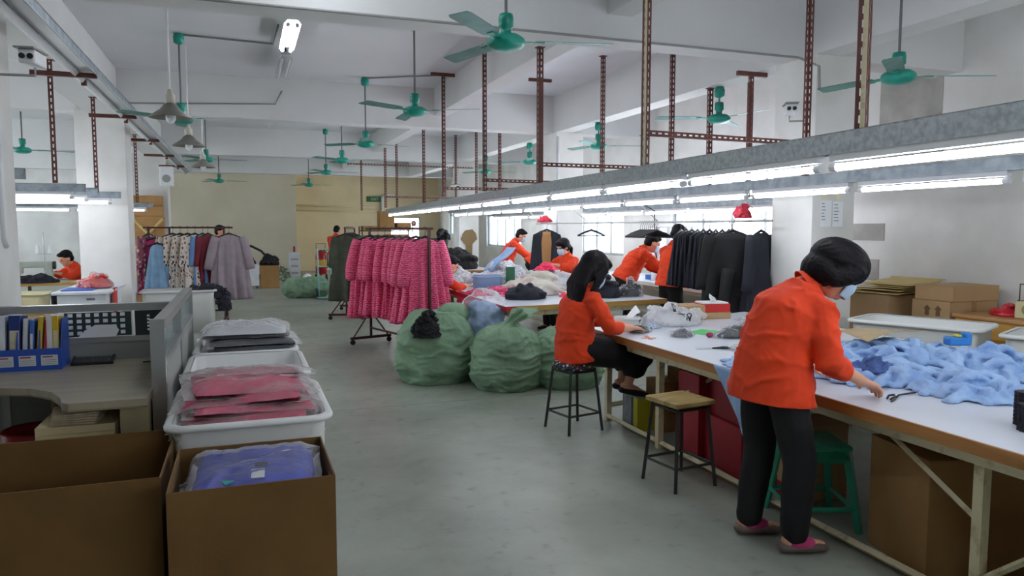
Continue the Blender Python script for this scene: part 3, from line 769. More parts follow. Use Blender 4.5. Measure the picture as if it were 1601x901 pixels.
bcols = {'white_blue': 'd6dce6', 'navy': '23367c', 'pale': 'c9ced4', 'blue': '3d67bb', 'yellow': 'd6b32e', 'red': 'b8323c', 'white': 'e0e0e2'}
def binder(x, w, h, c, tilt, label, band=None):
    t = thing('ring_binder', label, 'binder', (x, 4.945, .76), 0, 'binders standing in the blue racks'); t.rotation_euler = (R(-6), R(tilt), 0)
    MB().rbox(-w / 2, w / 2, 0, .17, 0, h, .003).build('cover', mat('binder_' + c, bcols[c], .45), t)
    MB().box(-w / 2 + .004, w / 2 - .004, .01, .165, h - .004, h + .001).build('pages', M_paper, t)
    if band: MB().box(-w / 2 + .006, w / 2 - .006, -.0015, 0, h * .3, h * .72).build('spine_label', mat('spine_' + band, {'cream': 'd8d0b0', 'white': 'e6e6e6', 'black': '22242c'}[band], .6), t)
for a in ((-1.325, .034, .31, 'white_blue', 0, 'white spined binder at the end of the blue rack', 'white'), (-1.265, .058, .31, 'navy', 1, 'thick navy ring binder with a cream spine label', 'cream'),
          (-1.215, .024, .29, 'pale', 2, 'thin pale grey folder next to the thick navy binder'), (-1.182, .024, .28, 'blue', 2, 'thin mid blue folder between pale and yellow ones', 'white'),
          (-1.147, .026, .30, 'yellow', 4, 'yellow folder leaning next to a red one'), (-1.116, .020, .28, 'red', 4, 'thin red folder beside the white binder'),
          (-1.083, .032, .31, 'white', -1, 'white binder between red and yellow folders', 'white'), (-1.048, .034, .30, 'yellow', -2, 'bright yellow binder at the aisle end of the rack', 'cream'),
          (-1.42, .07, .32, 'navy', 0, 'thick navy binder in the cut off rack', 'white'), (-1.50, .06, .30, 'blue', 0, 'blue binder beside the thick one in the cut off rack', 'cream'), (-1.57, .05, .31, 'pale', 0, 'pale binder deep in the cut off rack')):
    binder(*a)
t = thing('calculator', 'black desk calculator standing against the screen on the desk', 'calculator', (-.88, 5.06, .755), 0); t.rotation_euler = (R(18), 0, 0)
MB().rbox(-.115, .115, -.05, .06, 0, .025, .006).build('case', M_black, t)
for r_ in range(4):
    for c_ in range(9): MB().box(-.10 + .0225 * c_, -.084 + .0225 * c_, -.04 + .018 * r_, -.028 + .018 * r_, .025, .03).build('key', mat('grey_key', '4a4b4e', .6), t)
MB().box(-.1, .1, .034, .052, .025, .027).build('display', mat('lcd', '6d7a6a', .3), t)
o = MB().tube([(0, 0, 0), (.12, .03, 0)], .004, 6).build('pen', M_dark); o.location = (-.60, 4.98, .755); tag(o, 'dark pen lying on the desk near the screen corner', 'pen')
# ================================================================== white bins along the aisle
tub('plastic_bin', 'white plastic bin heaped with pink packed garments, nearest the cardboard boxes', (.01, 3.96, 0), .74, .92, .70, M_bin, group='white bins along the aisle')
tub('plastic_bin', 'half empty white plastic bin, middle of the row along the aisle', (.0, 5.05, 0), .74, .92, .70, M_bin, group='white bins along the aisle')
tub('plastic_bin', 'white plastic bin holding navy packed garments, furthest of the row', (.0, 6.12, 0), .74, .92, .68, M_bin, group='white bins along the aisle')
M_pink = mat('raspberry_cloth', 'e02a66', .6, .3, 8, .3, 18, col2='c01a52')
M_pinkpale = mat('dusty_pink_cloth', 'c98a92', .6, .3, 14, .2, 18)
heap('packed_garment_pile', 'hidden lower packs filling the nearest white bin', 'garment', (.01, 3.96, .02), .29, .38, .5, M_pink, 3, amp=.06)
names = ['bottom', 'second', 'third', 'fourth', 'fifth']
for k in range(5):
    packet('raspberry pink garment in a clear poly bag, %s of the pile in the nearest bin' % names[k], (.0 + .015 * (k % 3 - 1), 3.90 + .03 * k, .575 + .040 * k), .58 - .014 * k, .64 - .04 * k, .062, M_pink, k, rz=(3, -5, 4, -4, 6)[k], tilt=(-3 + k, (2, -3, 2, -3, 2)[k]), group='pink packed garments', grow=.055, wr_=.55)
packet('dusty pink garment in a clear bag on top of the pink pile', (.02, 4.18, .755), .50, .36, .05, M_pinkpale, 9, rz=-4, tilt=(-10, 0), group='pink packed garments', grow=.08, wr_=.6)
packet('pale pink packed garment lying in the half empty bin', (.0, 4.86, .42), .52, .5, .12, M_pinkpale, 12, rz=2, tilt=(14, 0))
M_navyg = mat('slate_navy_cloth', '3b4152', .6, .25, 9, .2, 20)
M_greyw = mat('pale_grey_wadding', 'e2e4e8', .7, .10, 9, .3, 14)
heap('packed_garment_pile', 'hidden lower packs filling the furthest bin', 'garment', (0, 6.12, .02), .29, .38, .5, M_navyg, 5, amp=.05)
for k in range(3): packet(['lowest', 'middle', 'topmost'][k] + ' navy garment in a glossy poly bag in the furthest bin', (.01 + .02 * k, 6.05 + .02 * k, .60 + .035 * k), .58, .56, .045, M_navyg, 20 + k, rz=(4, -3, 2)[k], group='navy packed garments', grow=.05)
packet('pale grey padded garment in a clear bag on top of the navy ones', (.0, 6.16, .715), .60, .52, .085, M_greyw, 27, rz=-3, group='navy packed garments', grow=.03)
# ================================================================== big open cartons
carton('cardboard_box', 'large empty open cardboard box, cut off by the picture edge', (-.83, 3.38, 0), 1.02, .72, .635, M_bigcard, open_=True)
c = carton('cardboard_box', 'open cardboard box filled with bright blue packed garments', (.01, 3.10, 0), .59, .56, .635, M_bigcard, open_=True)
MB().box(.285, .296, -.2, -.12, .02, .6).build('tape', mat('brown_tape', '9b7a4a', .35), c)
M_royal = mat('royal_blue_cloth', '2440c4', .55, .25, 8, .2, 14, col2='1a2f9a')
heap('packed_garment_pile', 'hidden lower packs in the box of blue garments', 'garment', (.01, 3.10, .01), .23, .21, .43, M_royal, 6, amp=.05)
packet('bright blue garment in a clear bag, lower one in the open box', (.0, 3.09, .46), .50, .44, .06, M_royal, 31, rz=2, group='blue packed garments', grow=.02)
p = packet('bright blue bagged garment with white size label, upper one in the open box', (.02, 3.12, .515), .46, .42, .09, M_royal, 33, rz=-3, tilt=(6, 0), group='blue packed garments', grow=.03)
MB().box(-.01, .04, -.16, -.08, .118, .121).build('size_label', M_paper, p)
MB().box(.0, .05, -.05, -.03, .122, .126).build('neck_label', M_blackcloth, p)
MB().prism([(-.12, -.15), (-.10, -.19), (-.07, -.16)], .112, .116).build('tag', mat('teal_tag', '1fa59c', .5), p)
# ================================================================== work tables
M_lam = mat('white_table_laminate', 'd5dae4', .32, .06, 2)
M_olive_edge = mat('ochre_edge', 'b98d45', .55, .25, 8, stretch=(.3, 3, 3))
M_rededge = mat('red_edge_tape', 'c22a2c', .5, .15, 9)
def work_table(label, poly, edge, legs, bars, top=.75, braces=()):
    t = thing('work_table', label, 'table', (0, 0, 0))
    MB().prism(poly, top - .006, top).build('table_top', M_lam, t)
    n = len(poly)
    cx_ = sum(p[0] for p in poly) / n; cy_ = sum(p[1] for p in poly) / n
    for k in range(n):
        a = poly[k]; b = poly[(k + 1) % n]; m = edge[k % len(edge)]
        d = Vector((b[0] - a[0], b[1] - a[1], 0)); L = d.length; d.normalize(); s = Vector((d.y, -d.x, 0))
        if s.dot(Vector((a[0] - cx_, a[1] - cy_, 0))) < 0: s = -s
        M = Matrix((d, s, Vector((0, 0, 1)))).transposed().to_4x4(); M.translation = (a[0], a[1], 0)
        MB().box(-.002, L + .002, 0, .012, top - .055, top - .001, M).build('edge_strip', m, t)
        MB().box(.05, L - .05, -.10, -.06, top - .115, top - .056, M).build('apron_rail', M_cream_paint, t)
    MB().prism([(cx_ + (x - cx_) * .995, cy_ + (y - cy_) * .995) for x, y in poly], top - .05, top - .006).build('core_board', M_card2, t)
    for (x, y) in legs: MB().box(x - .022, x + .022, y - .022, y + .022, 0, top - .056).build('leg', M_cream_paint, t)
    for (p0, p1) in bars: MB().tube([p0, p1], .02, 4).build('stretcher', M_cream_paint, t)
    for (p0, p1) in braces: MB().tube([p0, p1], .014, 4).build('brace', M_cream_paint, t)
    return t
P1 = [(2.655, .55), (4.6, .55), (4.6, 6.0), (2.675, 5.47)]
T1 = work_table('long white topped cutting table with wooden edge, in the foreground', P1, [M_wood], [(2.78, 1.0), (2.765, 2.08), (2.76, 4.52), (2.78, 5.35), (4.48, 1.0), (4.48, 2.1), (4.48, 4.5), (4.48, 5.8)],
    [((2.765, 2.1, .04), (2.765, 5.35, .04)), ((4.48, 1, .04), (4.48, 5.8, .04)), ((2.78, 5.35, .12), (4.48, 5.75, .12)), ((2.765, 1.0, .04), (2.765, 2.1, .04))],
    braces=[((2.765, 2.10, .40), (2.765, 2.62, .68)), ((2.765, 2.06, .16), (2.765, 1.5, .66)), ((2.76, 4.5, .30), (2.95, 4.1, .6)), ((2.78, 5.33, .45), (2.95, 5.4, .69))])
P2 = [(2.555, 7.23), (4.6, 7.43), (4.62, 12.6), (2.62, 12.6)]
work_table('second white topped table with red and ochre edges, heaped with garments', P2, [M_olive_edge, M_wood, M_wood, M_rededge], [(2.68, 7.4), (4.5, 7.6), (2.7, 9.9), (4.5, 9.9), (2.72, 12.4), (4.5, 12.4)],
    [((2.68, 7.4, .06), (2.72, 12.4, .06)), ((4.5, 7.6, .06), (4.5, 12.4, .06)), ((2.68, 7.4, .1), (4.5, 7.6, .1))])
o = MB().box(2.55, 2.66, 7.214, 7.232, .696, .750).build('edge_tape', M_rededge, bpy.data.objects['work_table.001'])
work_table('third white table beyond the workers, along the window side', [(5.75, 7.2), (6.85, 7.2), (6.85, 12.4), (5.75, 12.4)], [M_white], [(5.85, 7.3), (5.85, 12.3), (6.75, 7.3), (6.75, 12.3)], [((5.85, 7.3, .1), (6.75, 7.3, .1))])
work_table('distant work table near the back of the hall', [(3.0, 13.6), (4.6, 13.6), (4.6, 17.4), (3.0, 17.4)], [M_wood], [(3.1, 13.7), (4.5, 13.7), (3.1, 17.3), (4.5, 17.3)], [])
# ------------------------------------------------------------------ stools
def stool(label, loc, kind, rz=0):
    t = thing('stool', label, 'stool', loc, R(rz))
    h = .54
    if kind == 'round':
        MB().lathe([(0, h + .01), (.13, h + .012), (.165, h), (.17, h - .03), (.155, h - .055), (0, h - .055)], 22).build('cushion', print_mat('floral_cushion', '23242a', ['8a3040', '3c5a8c', 'd8d4cc', '2a2a30', 'b09040'], 55, th=.5), t, True)
        top, bot, hh = .115, .16, h - .05
    else:
        MB().rbox(-.15, .15, -.15, .15, h - .035, h - .005, .006).build('seat', mat('worn_pale_plywood', 'b79f62', .5, .25, 6, col2='8f7440', stretch=(1, 6, 1)), t)
        top, bot, hh = .115, .155, h - .035
    cs = [(-1, -1), (1, -1), (1, 1), (-1, 1)]
    for x, y in cs: MB().tube([(x * top, y * top, hh), (x * bot, y * bot, 0)], .014, 4).build('leg', M_dark, t)
    def at(c, z): f = 1 - z / hh; r = top + (bot - top) * f; return (c[0] * r, c[1] * r, z)
    for k in range(4):
        MB().tube([at(cs[k], .14), at(cs[(k + 1) % 4], .14)], .009, 4).build('rung', M_dark, t)
    MB().tube([at(cs[0], hh - .02), at(cs[1], hh - .02), at(cs[2], hh - .02), at(cs[3], hh - .02), at(cs[0], hh - .02)], .012, 4).build('seat_frame', M_dark, t)
stool('padded round stool with floral cover under the seated woman', (2.40, 5.20, 0), 'round', 12)
stool('square plywood topped stool with black legs, empty beside the foreground table', (2.50, 3.86, 0), 'square', 8)
M_green = mat('green_plastic', '2f9a7c', .4, .1, 4)
t = thing('stool', 'turquoise green plastic stool under the table behind the standing woman', 'stool', (2.84, 3.10, 0), R(-20))
MB().rbox(-.15, .15, -.15, .15, .42, .45, .012).build('seat', M_green, t)
cs = [(-1, -1), (1, -1), (1, 1), (-1, 1)]
for x, y in cs: MB().tube([(x * .125, y * .125, .43), (x * .18, y * .18, 0)], [.026, .02], 4).build('leg', M_green, t)
for k in range(4):
    a, b = cs[k], cs[(k + 1) % 4]
    MB().tube([(a[0] * .165, a[1] * .165, .12), (b[0] * .165, b[1] * .165, .12)], .014, 4).build('rung', M_green, t)
    MB().tube([(a[0] * .13, a[1] * .13, .385), (b[0] * .13, b[1] * .13, .385)], .03, 4).build('skirt', M_green, t)
# ------------------------------------------------------------------ cartons under the foreground table
M_redcard = mat('dark_red_carton', '9c1a26', .6, .15, 4)
carton('carton', 'big plain cardboard box under the near end of the table', (3.13, 2.50, 0), .56, .44, .55, M_card, rz=-14)
carton('carton', 'cardboard box beside the table leg at the picture corner', (3.15, 1.72, 0), .5, .5, .36, M_card2, rz=10)
carton('carton', 'dark red box, upper one of the stack under the table', (3.12, 4.02, .33), .40, .5, .30, M_redcard, rz=-4, tape=False)
carton('carton', 'dark red box, lower one of the stack under the table', (3.10, 4.0, 0), .42, .55, .325, M_redcard, rz=-4, tape=False)
carton('carton', 'tall red box behind the empty stool', (2.93, 4.30, .0), .16, .25, .58, M_redcard, rz=0, tape=False)
t = carton('carton', 'white printed box with black and yellow panels standing by the empty stool', (2.98, 3.72, 0), .10, .26, .30, mat('white_print_box', 'c9ced8', .6), rz=-28, tape=False)
for (y0, y1, z0, z1, cc) in ((-.11, -.06, .2, .27, '2a2a38'), (-.11, -.07, .13, .18, '6b5a2a'), (-.04, .0, .22, .24, '303448'), (-.04, .0, .17, .19, '303448'), (-.04, .01, .1, .13, '303448'), (.03, .1, .2, .27, '5a6a9a'), (.04, .1, .08, .17, '2e3040')):
    MB().box(-.0525, -.05, y0, y1, z0, z1).build('print', mat('print_' + cc, cc, .6), t)
t = carton('carton', 'cardboard box with red lower panel and handling marks under the table', (3.10, 3.42, 0), .34, .26, .44, M_card2, rz=-4, tape=False)
MB().box(-.172, -.17, -.15, .15, .0, .09).build('red_band', M_redcard, t)
for y in (-.1, .05): MB().box(-.1745, -.172, y, y + .06, .05, .12).build('mark', M_dark, t)
carton('carton', 'brown box pushed far back under the table behind the seated woman', (3.4, 4.85, 0), .5, .4, .48, M_card, rz=6)
carton('carton', 'small brown box above the foot rail behind the table leg', (3.15, 5.0, .16), .3, .25, .22, M_card, rz=0)
carton('carton', 'low brown box that holds up the small one', (3.15, 5.0, 0), .36, .3, .155, M_card, rz=0)
t = carton('carton', 'silver and yellow tin shaped box under the feet of the seated woman', (2.90, 5.06, 0), .16, .24, .26, mat('silver_box', '8d9098', .4, .3, 20), tape=False)
MB().box(-.083, -.08, -.12, -.06, 0, .26).build('yellow_panel', mat('acid_yellow', 'b8b020', .5), t); MB().box(-.083, -.08, -.06, -.025, 0, .26).build('dark_panel', mat('dark_green_print', '223028', .5), t)
MB().box(-.08, .08, -.1225, -.12, .0, .26).build('yellow_side', mat('acid_yellow', 'b8b020'), t)
for k in range(3):
    heap('rag_bundle', ['crumpled grey bag stuffed above the big box under the table', 'dark rag bundle under the table near the braced leg', 'dark cloth under the far corner of the table'][k], 'cloth', ((3.12, 2.46, .56), (3.55, 1.95, .0), (3.6, 3.0, 0))[k], .16 + .06 * k, .13, .1 + .06 * k, (M_milk, M_blackcloth, M_blackcloth)[k], 40 + k)
# ------------------------------------------------------------------ foreground table: blue garments
M_sky = mat('sky_blue_cotton', 'a0bde2', .8, .15, 7, .12, 30, col2='88a8d6')
def cloth_sheet(name, label, loc, sx, sy, h, m, seed, rz=0, cat='garment', group=None, nf=None):
    """one garment thrown down: thin lobed sheet with long wandering folds"""
    rg = random.Random(seed * 77 + 3); mb = MB(); th = max(.010, h * .14)
    mb.ball((0, 0, th * .6), (sx * .36, sy * .36, th * 1.3), n=24, m=10)
    for k in range(7):
        a = 2 * PI * (k + rg.uniform(-.3, .3)) / 7; q = rg.uniform(.26, .36)
        mb.ball((0, 0, 0), (rg.uniform(.14, .24) * sx, rg.uniform(.09, .15) * sy, th * rg.uniform(.8, 1.2)), Matrix.Translation((sx * q * math.cos(a), sy * q * math.sin(a), th * .7)) @ Matrix.Rotation(a + rg.uniform(-.5, .5), 4, 'Z'), 16, 8)
    nf = nf or int(14 + 44 * max(sx, sy))
    base = rg.uniform(0, PI)
    for k in range(nf):
        a = rg.uniform(0, 2 * PI); q = math.sqrt(rg.random()) * .36
        p = Vector((sx * q * math.cos(a), sy * q * math.sin(a), 0)); d = base + rg.gauss(0, .55)
        L = rg.uniform(.16, .42) * max(sx, sy); w_ = rg.uniform(.007, .015) + .04 * h; hh = h * rg.uniform(.25, .95) * (1 - 1.6 * q)
        pts = []; n_ = 7; cur = rg.uniform(-1.6, 1.6)
        x, y = p.x - math.cos(d) * L / 2, p.y - math.sin(d) * L / 2
        for i in range(n_):
            u = i / (n_ - 1); dd = d + cur * (u - .5)
            pts.append((x, y, th * .6 + max(0, hh) * math.sin(PI * u) ** .8)); x += math.cos(dd) * L / (n_ - 1); y += math.sin(dd) * L / (n_ - 1)
        mb.capsule(pts, [(w_ * (.5 + .7 * math.sin(PI * i / (n_ - 1))), (w_ * .9) * (.4 + .6 * math.sin(PI * i / (n_ - 1))) + .3 * max(0, pts[i][2] - th)) for i in range(n_)], 8, side=None)
        # skirt the fold down to the sheet so that it reads as cloth, not rope
        mb.capsule([(a_[0], a_[1], a_[2] * .45) for a_ in pts], [(w_ * 1.9, w_ * 1.0)] * n_, 8, side=(-math.sin(d), math.cos(d), 0))
    me = fuse(mb, max(.0065, min(.010, max(sx, sy) / 85)), 1)
    ns = [v.normal.copy() for v in me.vertices]
    for v, n_ in zip(me.vertices, ns):
        q = v.co * 13 + Vector((seed * 3.1, seed, 0)); q += .7 * Vector((mn.noise(q), mn.noise(q + Vector((4, 4, 4))), 0))
        v.co += n_ * (.011 * (max(0, ridged(q, 2)) ** 2 - .3)); v.co.z = max(.001, v.co.z)
    o = obj(name, me, m, None, True); o.location = loc; o.rotation_euler = (0, 0, R(rz))
    return tag(o, label, cat, group)
Z1 = .7505
G = 'sky blue garments on the foreground table'
cloth_sheet('blue_garment', 'sky blue garment crumpled just behind the standing woman\'s hand', (3.22, 3.12, Z1), .66, .82, .13, M_sky, 1, 30, group=G)
cloth_sheet('blue_garment', 'sky blue garment with a collar in the middle of the crumpled pile', (3.62, 3.18, Z1), .72, .86, .15, M_sky, 2, -20, group=G)
cloth_sheet('blue_garment', 'sky blue garment spread widest, nearest the black reels', (3.44, 2.66, Z1), .66, .84, .11, M_sky, 3, 15, group=G)
cloth_sheet('blue_garment', 'sky blue garment with a tall fold at the picture edge', (3.98, 2.95, Z1), .62, .8, .19, M_sky, 4, 50, group=G)
cloth_sheet('blue_garment', 'pale blue garment lying flat beyond the pile under the brown card', (4.05, 3.72, Z1), 1.0, .55, .09, M_sky, 5, -30, group=G)
cloth_sheet('blue_garment', 'sky blue garment behind the standing woman\'s arm', (3.40, 3.66, Z1), .62, .7, .12, M_sky, 6, 5, group=G)
cloth_sheet('blue_garment', 'dark blue lined garment showing its inside in the pile', (3.20, 3.06, Z1 + .06), .26, .26, .07, mat('slate_blue_lining', '4a66a4', .8, .3, 9), 7, 0, group=G)
cloth_sheet('blue_garment', 'sky blue garment draped on the table edge beside the standing woman', (2.90, 3.62, Z1), .46, .56, .06, M_sky, 8, 10, group=G)
# strip of that garment hanging over the edge
o = MB().sheet(lambda u, v: (2.635 + .004 * math.sin(9 * u) - .018 * v * math.sin(u * PI), 3.42 + .30 * u * (1 - .55 * v) - .10 * v, .758 - .36 * v * (1 - .35 * abs(u - .45))), 20, 16).build('blue_garment', M_sky, None, True, thick=.006)
tag(o, 'sky blue sleeve hanging down over the wooden table edge behind the standing woman', 'garment', G)
def card_pt(u, v):
    a = Vector((4.05, 4.20, .83)).lerp(Vector((3.66, 3.55, .845)), v); b = Vector((4.50, 4.12, .835)).lerp(Vector((4.46, 3.86, .85)), v)
    p = a.lerp(b, u); return (p.x, p.y, p.z + .035 * math.sin(2.2 * u + .5) * v + .012 * math.sin(5 * u))
o = MB().sheet(card_pt, 16, 10).build('card_sheet', mat('kraft_card', 'b59d78', .8), None, True, thick=.003)
tag(o, 'sheet of brown pattern card resting on the blue garments', 'card')
t = thing('tape_dispenser', 'blue plastic gadget with yellow tip among the blue garments', 'tool', (4.42, 3.55, .80), R(-20)); t.scale = (.55, .8, .62)
MB().rbox(-.14, .14, -.05, .05, 0, .09, .02).rbox(.06, .14, -.05, .05, .05, .14, .02).build('body', mat('bright_blue_plastic', '2b7fd0', .4), t)
MB().rbox(-.04, .03, -.03, .03, .09, .115, .008).build('tip', mat('lime_yellow', 'd2d23a', .5), t)
t = thing('thread_snips', 'black thread snips and cord under the woman\'s hand', 'scissors', (2.95, 2.68, Z1), R(20))
MB().tube([(0, 0, .006), (.06, .012, .008), (.13, .0, .006), (.19, -.015, .006)], .0045, 6).build('cord', M_black, t, True)
MB().tube([(-.06, .0, .006), (0, .005, .01), (.03, .02, .012), (0, .035, .01), (-.05, .02, .006)], .005, 6).build('blade', M_black, t, True)
MB().tube([(-.1, -.02, .005), (-.03, -.01, .006)], .004, 6).build('lower_blade', M_dark, t)
# toothed black button reels at the picture edge
for k, (x, y, n_) in enumerate(((2.985, 2.06, 7), (3.06, 2.13, 9), (3.10, 2.01, 6))):
    t = thing('elastic_reel_stack', ['front stack of black toothed reels at the table corner', 'taller stack of black toothed reels behind the front one', 'third stack of black reels cut off by the picture edge'][k], 'reel', (x, y, Z1), 0, 'black reels at the table corner')
    for j in range(n_):
        q = MB(); nn = 24
        rad = lambda i: .042 if i % 2 else .036
        q.ring_loft([[(rad(i) * math.cos(2 * PI * i / nn + j), rad(i) * math.sin(2 * PI * i / nn + j), .001 + .016 * j + dz) for i in range(nn)] for dz in (0, .006, .014)], True)
        q.build('reel', M_navy, t)
# ------------------------------------------------------------------ foreground table: middle clutter
M_foil = clear_mat('glossy_clear_bag', 'f2f5f8', .16, .12, 1.0, 22, True)
def bagged(label, loc, sx, sy, h, m, seed, rz=0, g='bagged trims on the foreground table', film=None):
    t = thing('poly_bag', label, 'bag', loc, R(rz), g)
    obj('contents', heap_mesh(sx / 2, sy / 2, h, seed, amp=.3, fs=10, lumps=9), m, t, True)
    obj('film', heap_mesh(sx / 2 * 1.22, sy / 2 * 1.2, h * 1.12, seed, amp=.5, fs=13, lumps=12), film or M_foil, t, True)
    return t
M_charc = mat('charcoal_trim', '3a3c40', .7, .5, 26, .3, 40, col2='17181b')
bagged('clear bag of black trim, the long one nearest the standing woman', (3.48, 4.62, Z1), .38, .17, .085, M_charc, 60, -12)
bagged('clear bag of grey trim beside a magenta knot', (3.12, 4.80, Z1), .22, .15, .06, mat('grey_trim', '6d6f72', .7, .4, 24), 61, 15)
o = MB().ball((0, 0, .02), (.03, .025, .02)).build('knot_tag', mat('magenta', 'a82a64', .6), None, True); o.location = (3.28, 4.68, Z1); tag(o, 'small magenta knot between two bags of trim', 'tag')
bagged('small clear bag of dark green trim in front of the seated woman', (2.92, 5.10, Z1), .20, .13, .06, mat('dark_olive_trim', '3d4438', .7, .4, 24), 62, -10)
b_ = bagged('large milky bag with black lettering behind the green card', (3.40, 5.42, Z1), .52, .34, .17, M_greyw, 63, -14, film=M_milk)
bagged('clear bag with patterned blue pieces beside the lettered bag', (3.14, 5.28, Z1), .18, .12, .05, print_mat('blue_pieces', 'b8c4dc', ['3c5a9c', '8ca0c8', '2a3c70'], 40), 64, 20)
bagged('crumpled empty clear bag on the low red box', (3.86, 4.86, .80), .34, .2, .09, M_milk, 65, 10, film=M_foil)
bagged('crumpled clear film beside the snips', (3.22, 4.15, Z1), .36, .26, .035, M_milk, 66, 30, film=M_foil)
bagged('heap of clear film near the standing woman\'s elbow', (3.5, 4.1, Z1), .3, .2, .06, M_milk, 67, -20, film=M_foil)
o = MB().box(-.13, .13, -.10, .10, 0, .003).build('paper_card', mat('bright_green_card', '58c86a', .7)); o.location = (3.40, 4.93, Z1); o.rotation_euler = (0, 0, R(25)); tag(o, 'bright green card lying on the white table', 'card')
t = thing('paper_strip', 'salmon pink paper strip cross on the table near the seated woman', 'paper', (2.84, 4.83, Z1), R(-18))
MB().box(-.015, .015, -.1, .1, 0, .002).box(-.06, .05, -.05, -.025, .002, .004).build('strip', mat('salmon_paper', 'e0937a', .7), t)
t = carton('parcel_box', 'red box with white papers and a tissue on top', (4.02, 5.72, .81), .27, .2, .07, mat('bright_red_box', 'cc2420', .5), rz=-6, tape=False)
MB().box(-.12, .12, -.09, .09, .076, .088).build('paper_pad', M_paper, t)
MB().sheet(lambda u, v: (-.02 + .06 * u - .02 * v, -.03 + .05 * math.sin(3 * u), .09 + .07 * v * (1 - abs(u - .5))), 6, 6).build('tissue', M_paper, t, True, thick=.002)
carton('parcel_box', 'flat brown carton under the red box', (4.02, 5.72, Z1), .28, .21, .055, M_card2, rz=-6, tape=False)
carton('parcel_box', 'pale brown cardboard box standing beside the red box', (3.76, 5.72, Z1), .24, .24, .125, M_card2, rz=-6, tape=False)
carton('parcel_box', 'low open brown box behind the pale one', (3.55, 5.60, Z1), .16, .16, .10, M_card, rz=-6, open_=True)
carton('parcel_box', 'low dark red box under the crumpled clear bag', (3.84, 4.84, Z1), .24, .16, .05, M_redcard, rz=4, tape=False)
t = tub('parcel_tray', 'white tray with tissue paper beside the seated woman', (2.98, 5.42, Z1), .24, .16, .09, M_bin, rz=-8, rim=.012, taper=.02, cat='tray')
MB().sheet(lambda u, v: (-.1 + .2 * u, -.05 + .1 * v, .05 + .12 * u * u * (.6 + .4 * v) + .01 * math.sin(9 * u)), 10, 8).build('tissue', M_paper, t, True, thick=.002)
tub('parcel_tray', 'dark tray of cords beside the lettered bag', (3.24, 5.54, Z1), .16, .11, .05, mat('dark_tray', '4a4a3c', .5), rz=-8, rim=.01, taper=.012, cat='tray')
t = thing('scissors', 'steel scissors with black handles lying open on the table', 'scissors', (2.98, 4.22, Z1), R(-12))
MB().prism([(-.12, .0), (.0, .012), (.0, -.004)], .004, .007).build('blade', mat('bright_steel', 'b8bcc0', .25, .05, 5, metal=.9), t); MB().prism([(-.12, -.02), (.0, .0), (.0, .012)], .001, .004).build('blade', mat('bright_steel', 'b8bcc0'), t)
for s_ in (-1, 1):
    MB().tube([(.0, .004, .006), (.05, .012 * s_, .008), (.09, .035 * s_, .008), (.12, .02 * s_, .008), (.09, .004 * s_, .008), (.05, .006 * s_, .008)], .005, 6).build('handle', M_black, t, True)
# lettering on the milky bag
def text(body, size, M, m, parent=None, name='lettering'):
    cu = bpy.data.curves.new(name, 'FONT'); cu.body = body; cu.size = size; cu.extrude = .0008; cu.align_x = 'CENTER'
    o = bpy.data.objects.new('tmp', cu); C.objects.link(o)
    dg = bpy.context.evaluated_depsgraph_get(); dg.update()
    me = bpy.data.meshes.new_from_object(o.evaluated_get(dg)); bpy.data.objects.remove(o); bpy.data.curves.remove(cu)
    q = obj(name, me, m, parent); q.matrix_local = M
    return q
from mathutils.bvhtree import BVHTree
q_ = text('eXp', .105, Matrix.Identity(4), M_black, b_)
fm = [c_ for c_ in b_.children if c_.name.startswith('film')][0].data
bv = BVHTree.FromPolygons([v.co[:] for v in fm.vertices], [p.vertices[:] for p in fm.polygons])
Mx = Matrix.Rotation(R(-22), 4, 'Z')
for v in q_.data.vertices:      # lay the print on the film
    p_ = Mx @ Vector((v.co.x, v.co.y * .8, 0)) + Vector((.05, -.13, 0))
    hit = bv.ray_cast(Vector((p_.x, p_.y, 1)), Vector((0, 0, -1)))
    v.co = (p_.x, p_.y, (hit[0].z if hit[0] else .1) + .004)
# ------------------------------------------------------------------ second table: garment heaps
heap('folded_garments', 'pile of folded black garments at the near corner of the second table', 'garment', (3.06, 7.98, .751), .30, .24, .17, M_navy, 70, amp=.12, p=5, irr=.08)
heap('garment_heap', 'cream white garments piled beside the folded black ones', 'garment', (3.45, 8.7, .751), .34, .62, .26, mat('cream_knit', 'd8d2c6', .85, .12, 7, .3, 20), 71, amp=.3)
heap('garment_heap', 'pale grey printed garments heaped in the middle of the second table', 'garment', (3.45, 9.95, .751), .5, .45, .34, print_mat('speckled_grey', 'd3d4da', ['b0b4be', 'c8cad2', 'e6e6ea', 'a4a8b4'], 40, th=.5), 72, amp=.3)
heap('garment_heap', 'white and neon garments in front of the masked woman', 'garment', (4.05, 9.75, .751), .36, .7, .26, mat('pale_grey_jersey', 'cfd0d4', .85, .15, 6, .3, 20), 73, amp=.35)
cloth_sheet('neon_garment', 'neon pink garment across the pale heap', (3.98, 9.6, .98), .55, .22, .10, mat('neon_pink', 'ff3f6c', .7), 74, 60)
cloth_sheet('neon_garment', 'small neon pink scrap on the white table top', (3.62, 8.05, .751), .22, .14, .05, mat('neon_pink', 'ff3f6c'), 75, 20)
heap('garment_heap', 'big black garment heap behind the white bags', 'garment', (3.9, 13.6 + .6, .751), .62, .5, .46, M_blackcloth, 76, amp=.18)
heap('garment_heap', 'dark navy bundle behind the seated woman', 'garment', (4.02, 7.82, .751), .2, .2, .26, M_navy, 77, amp=.3)
bagged('clear bag of black garments at the end of the second table', (4.36, 7.85, .751), .34, .26, .19, M_blackcloth, 78, 20, g=None)
bagged('white carrier bags crumpled behind the pink rack', (3.0, 10.6, .751), .5, .4, .2, M_milk, 79, 0, g=None, film=M_milk)
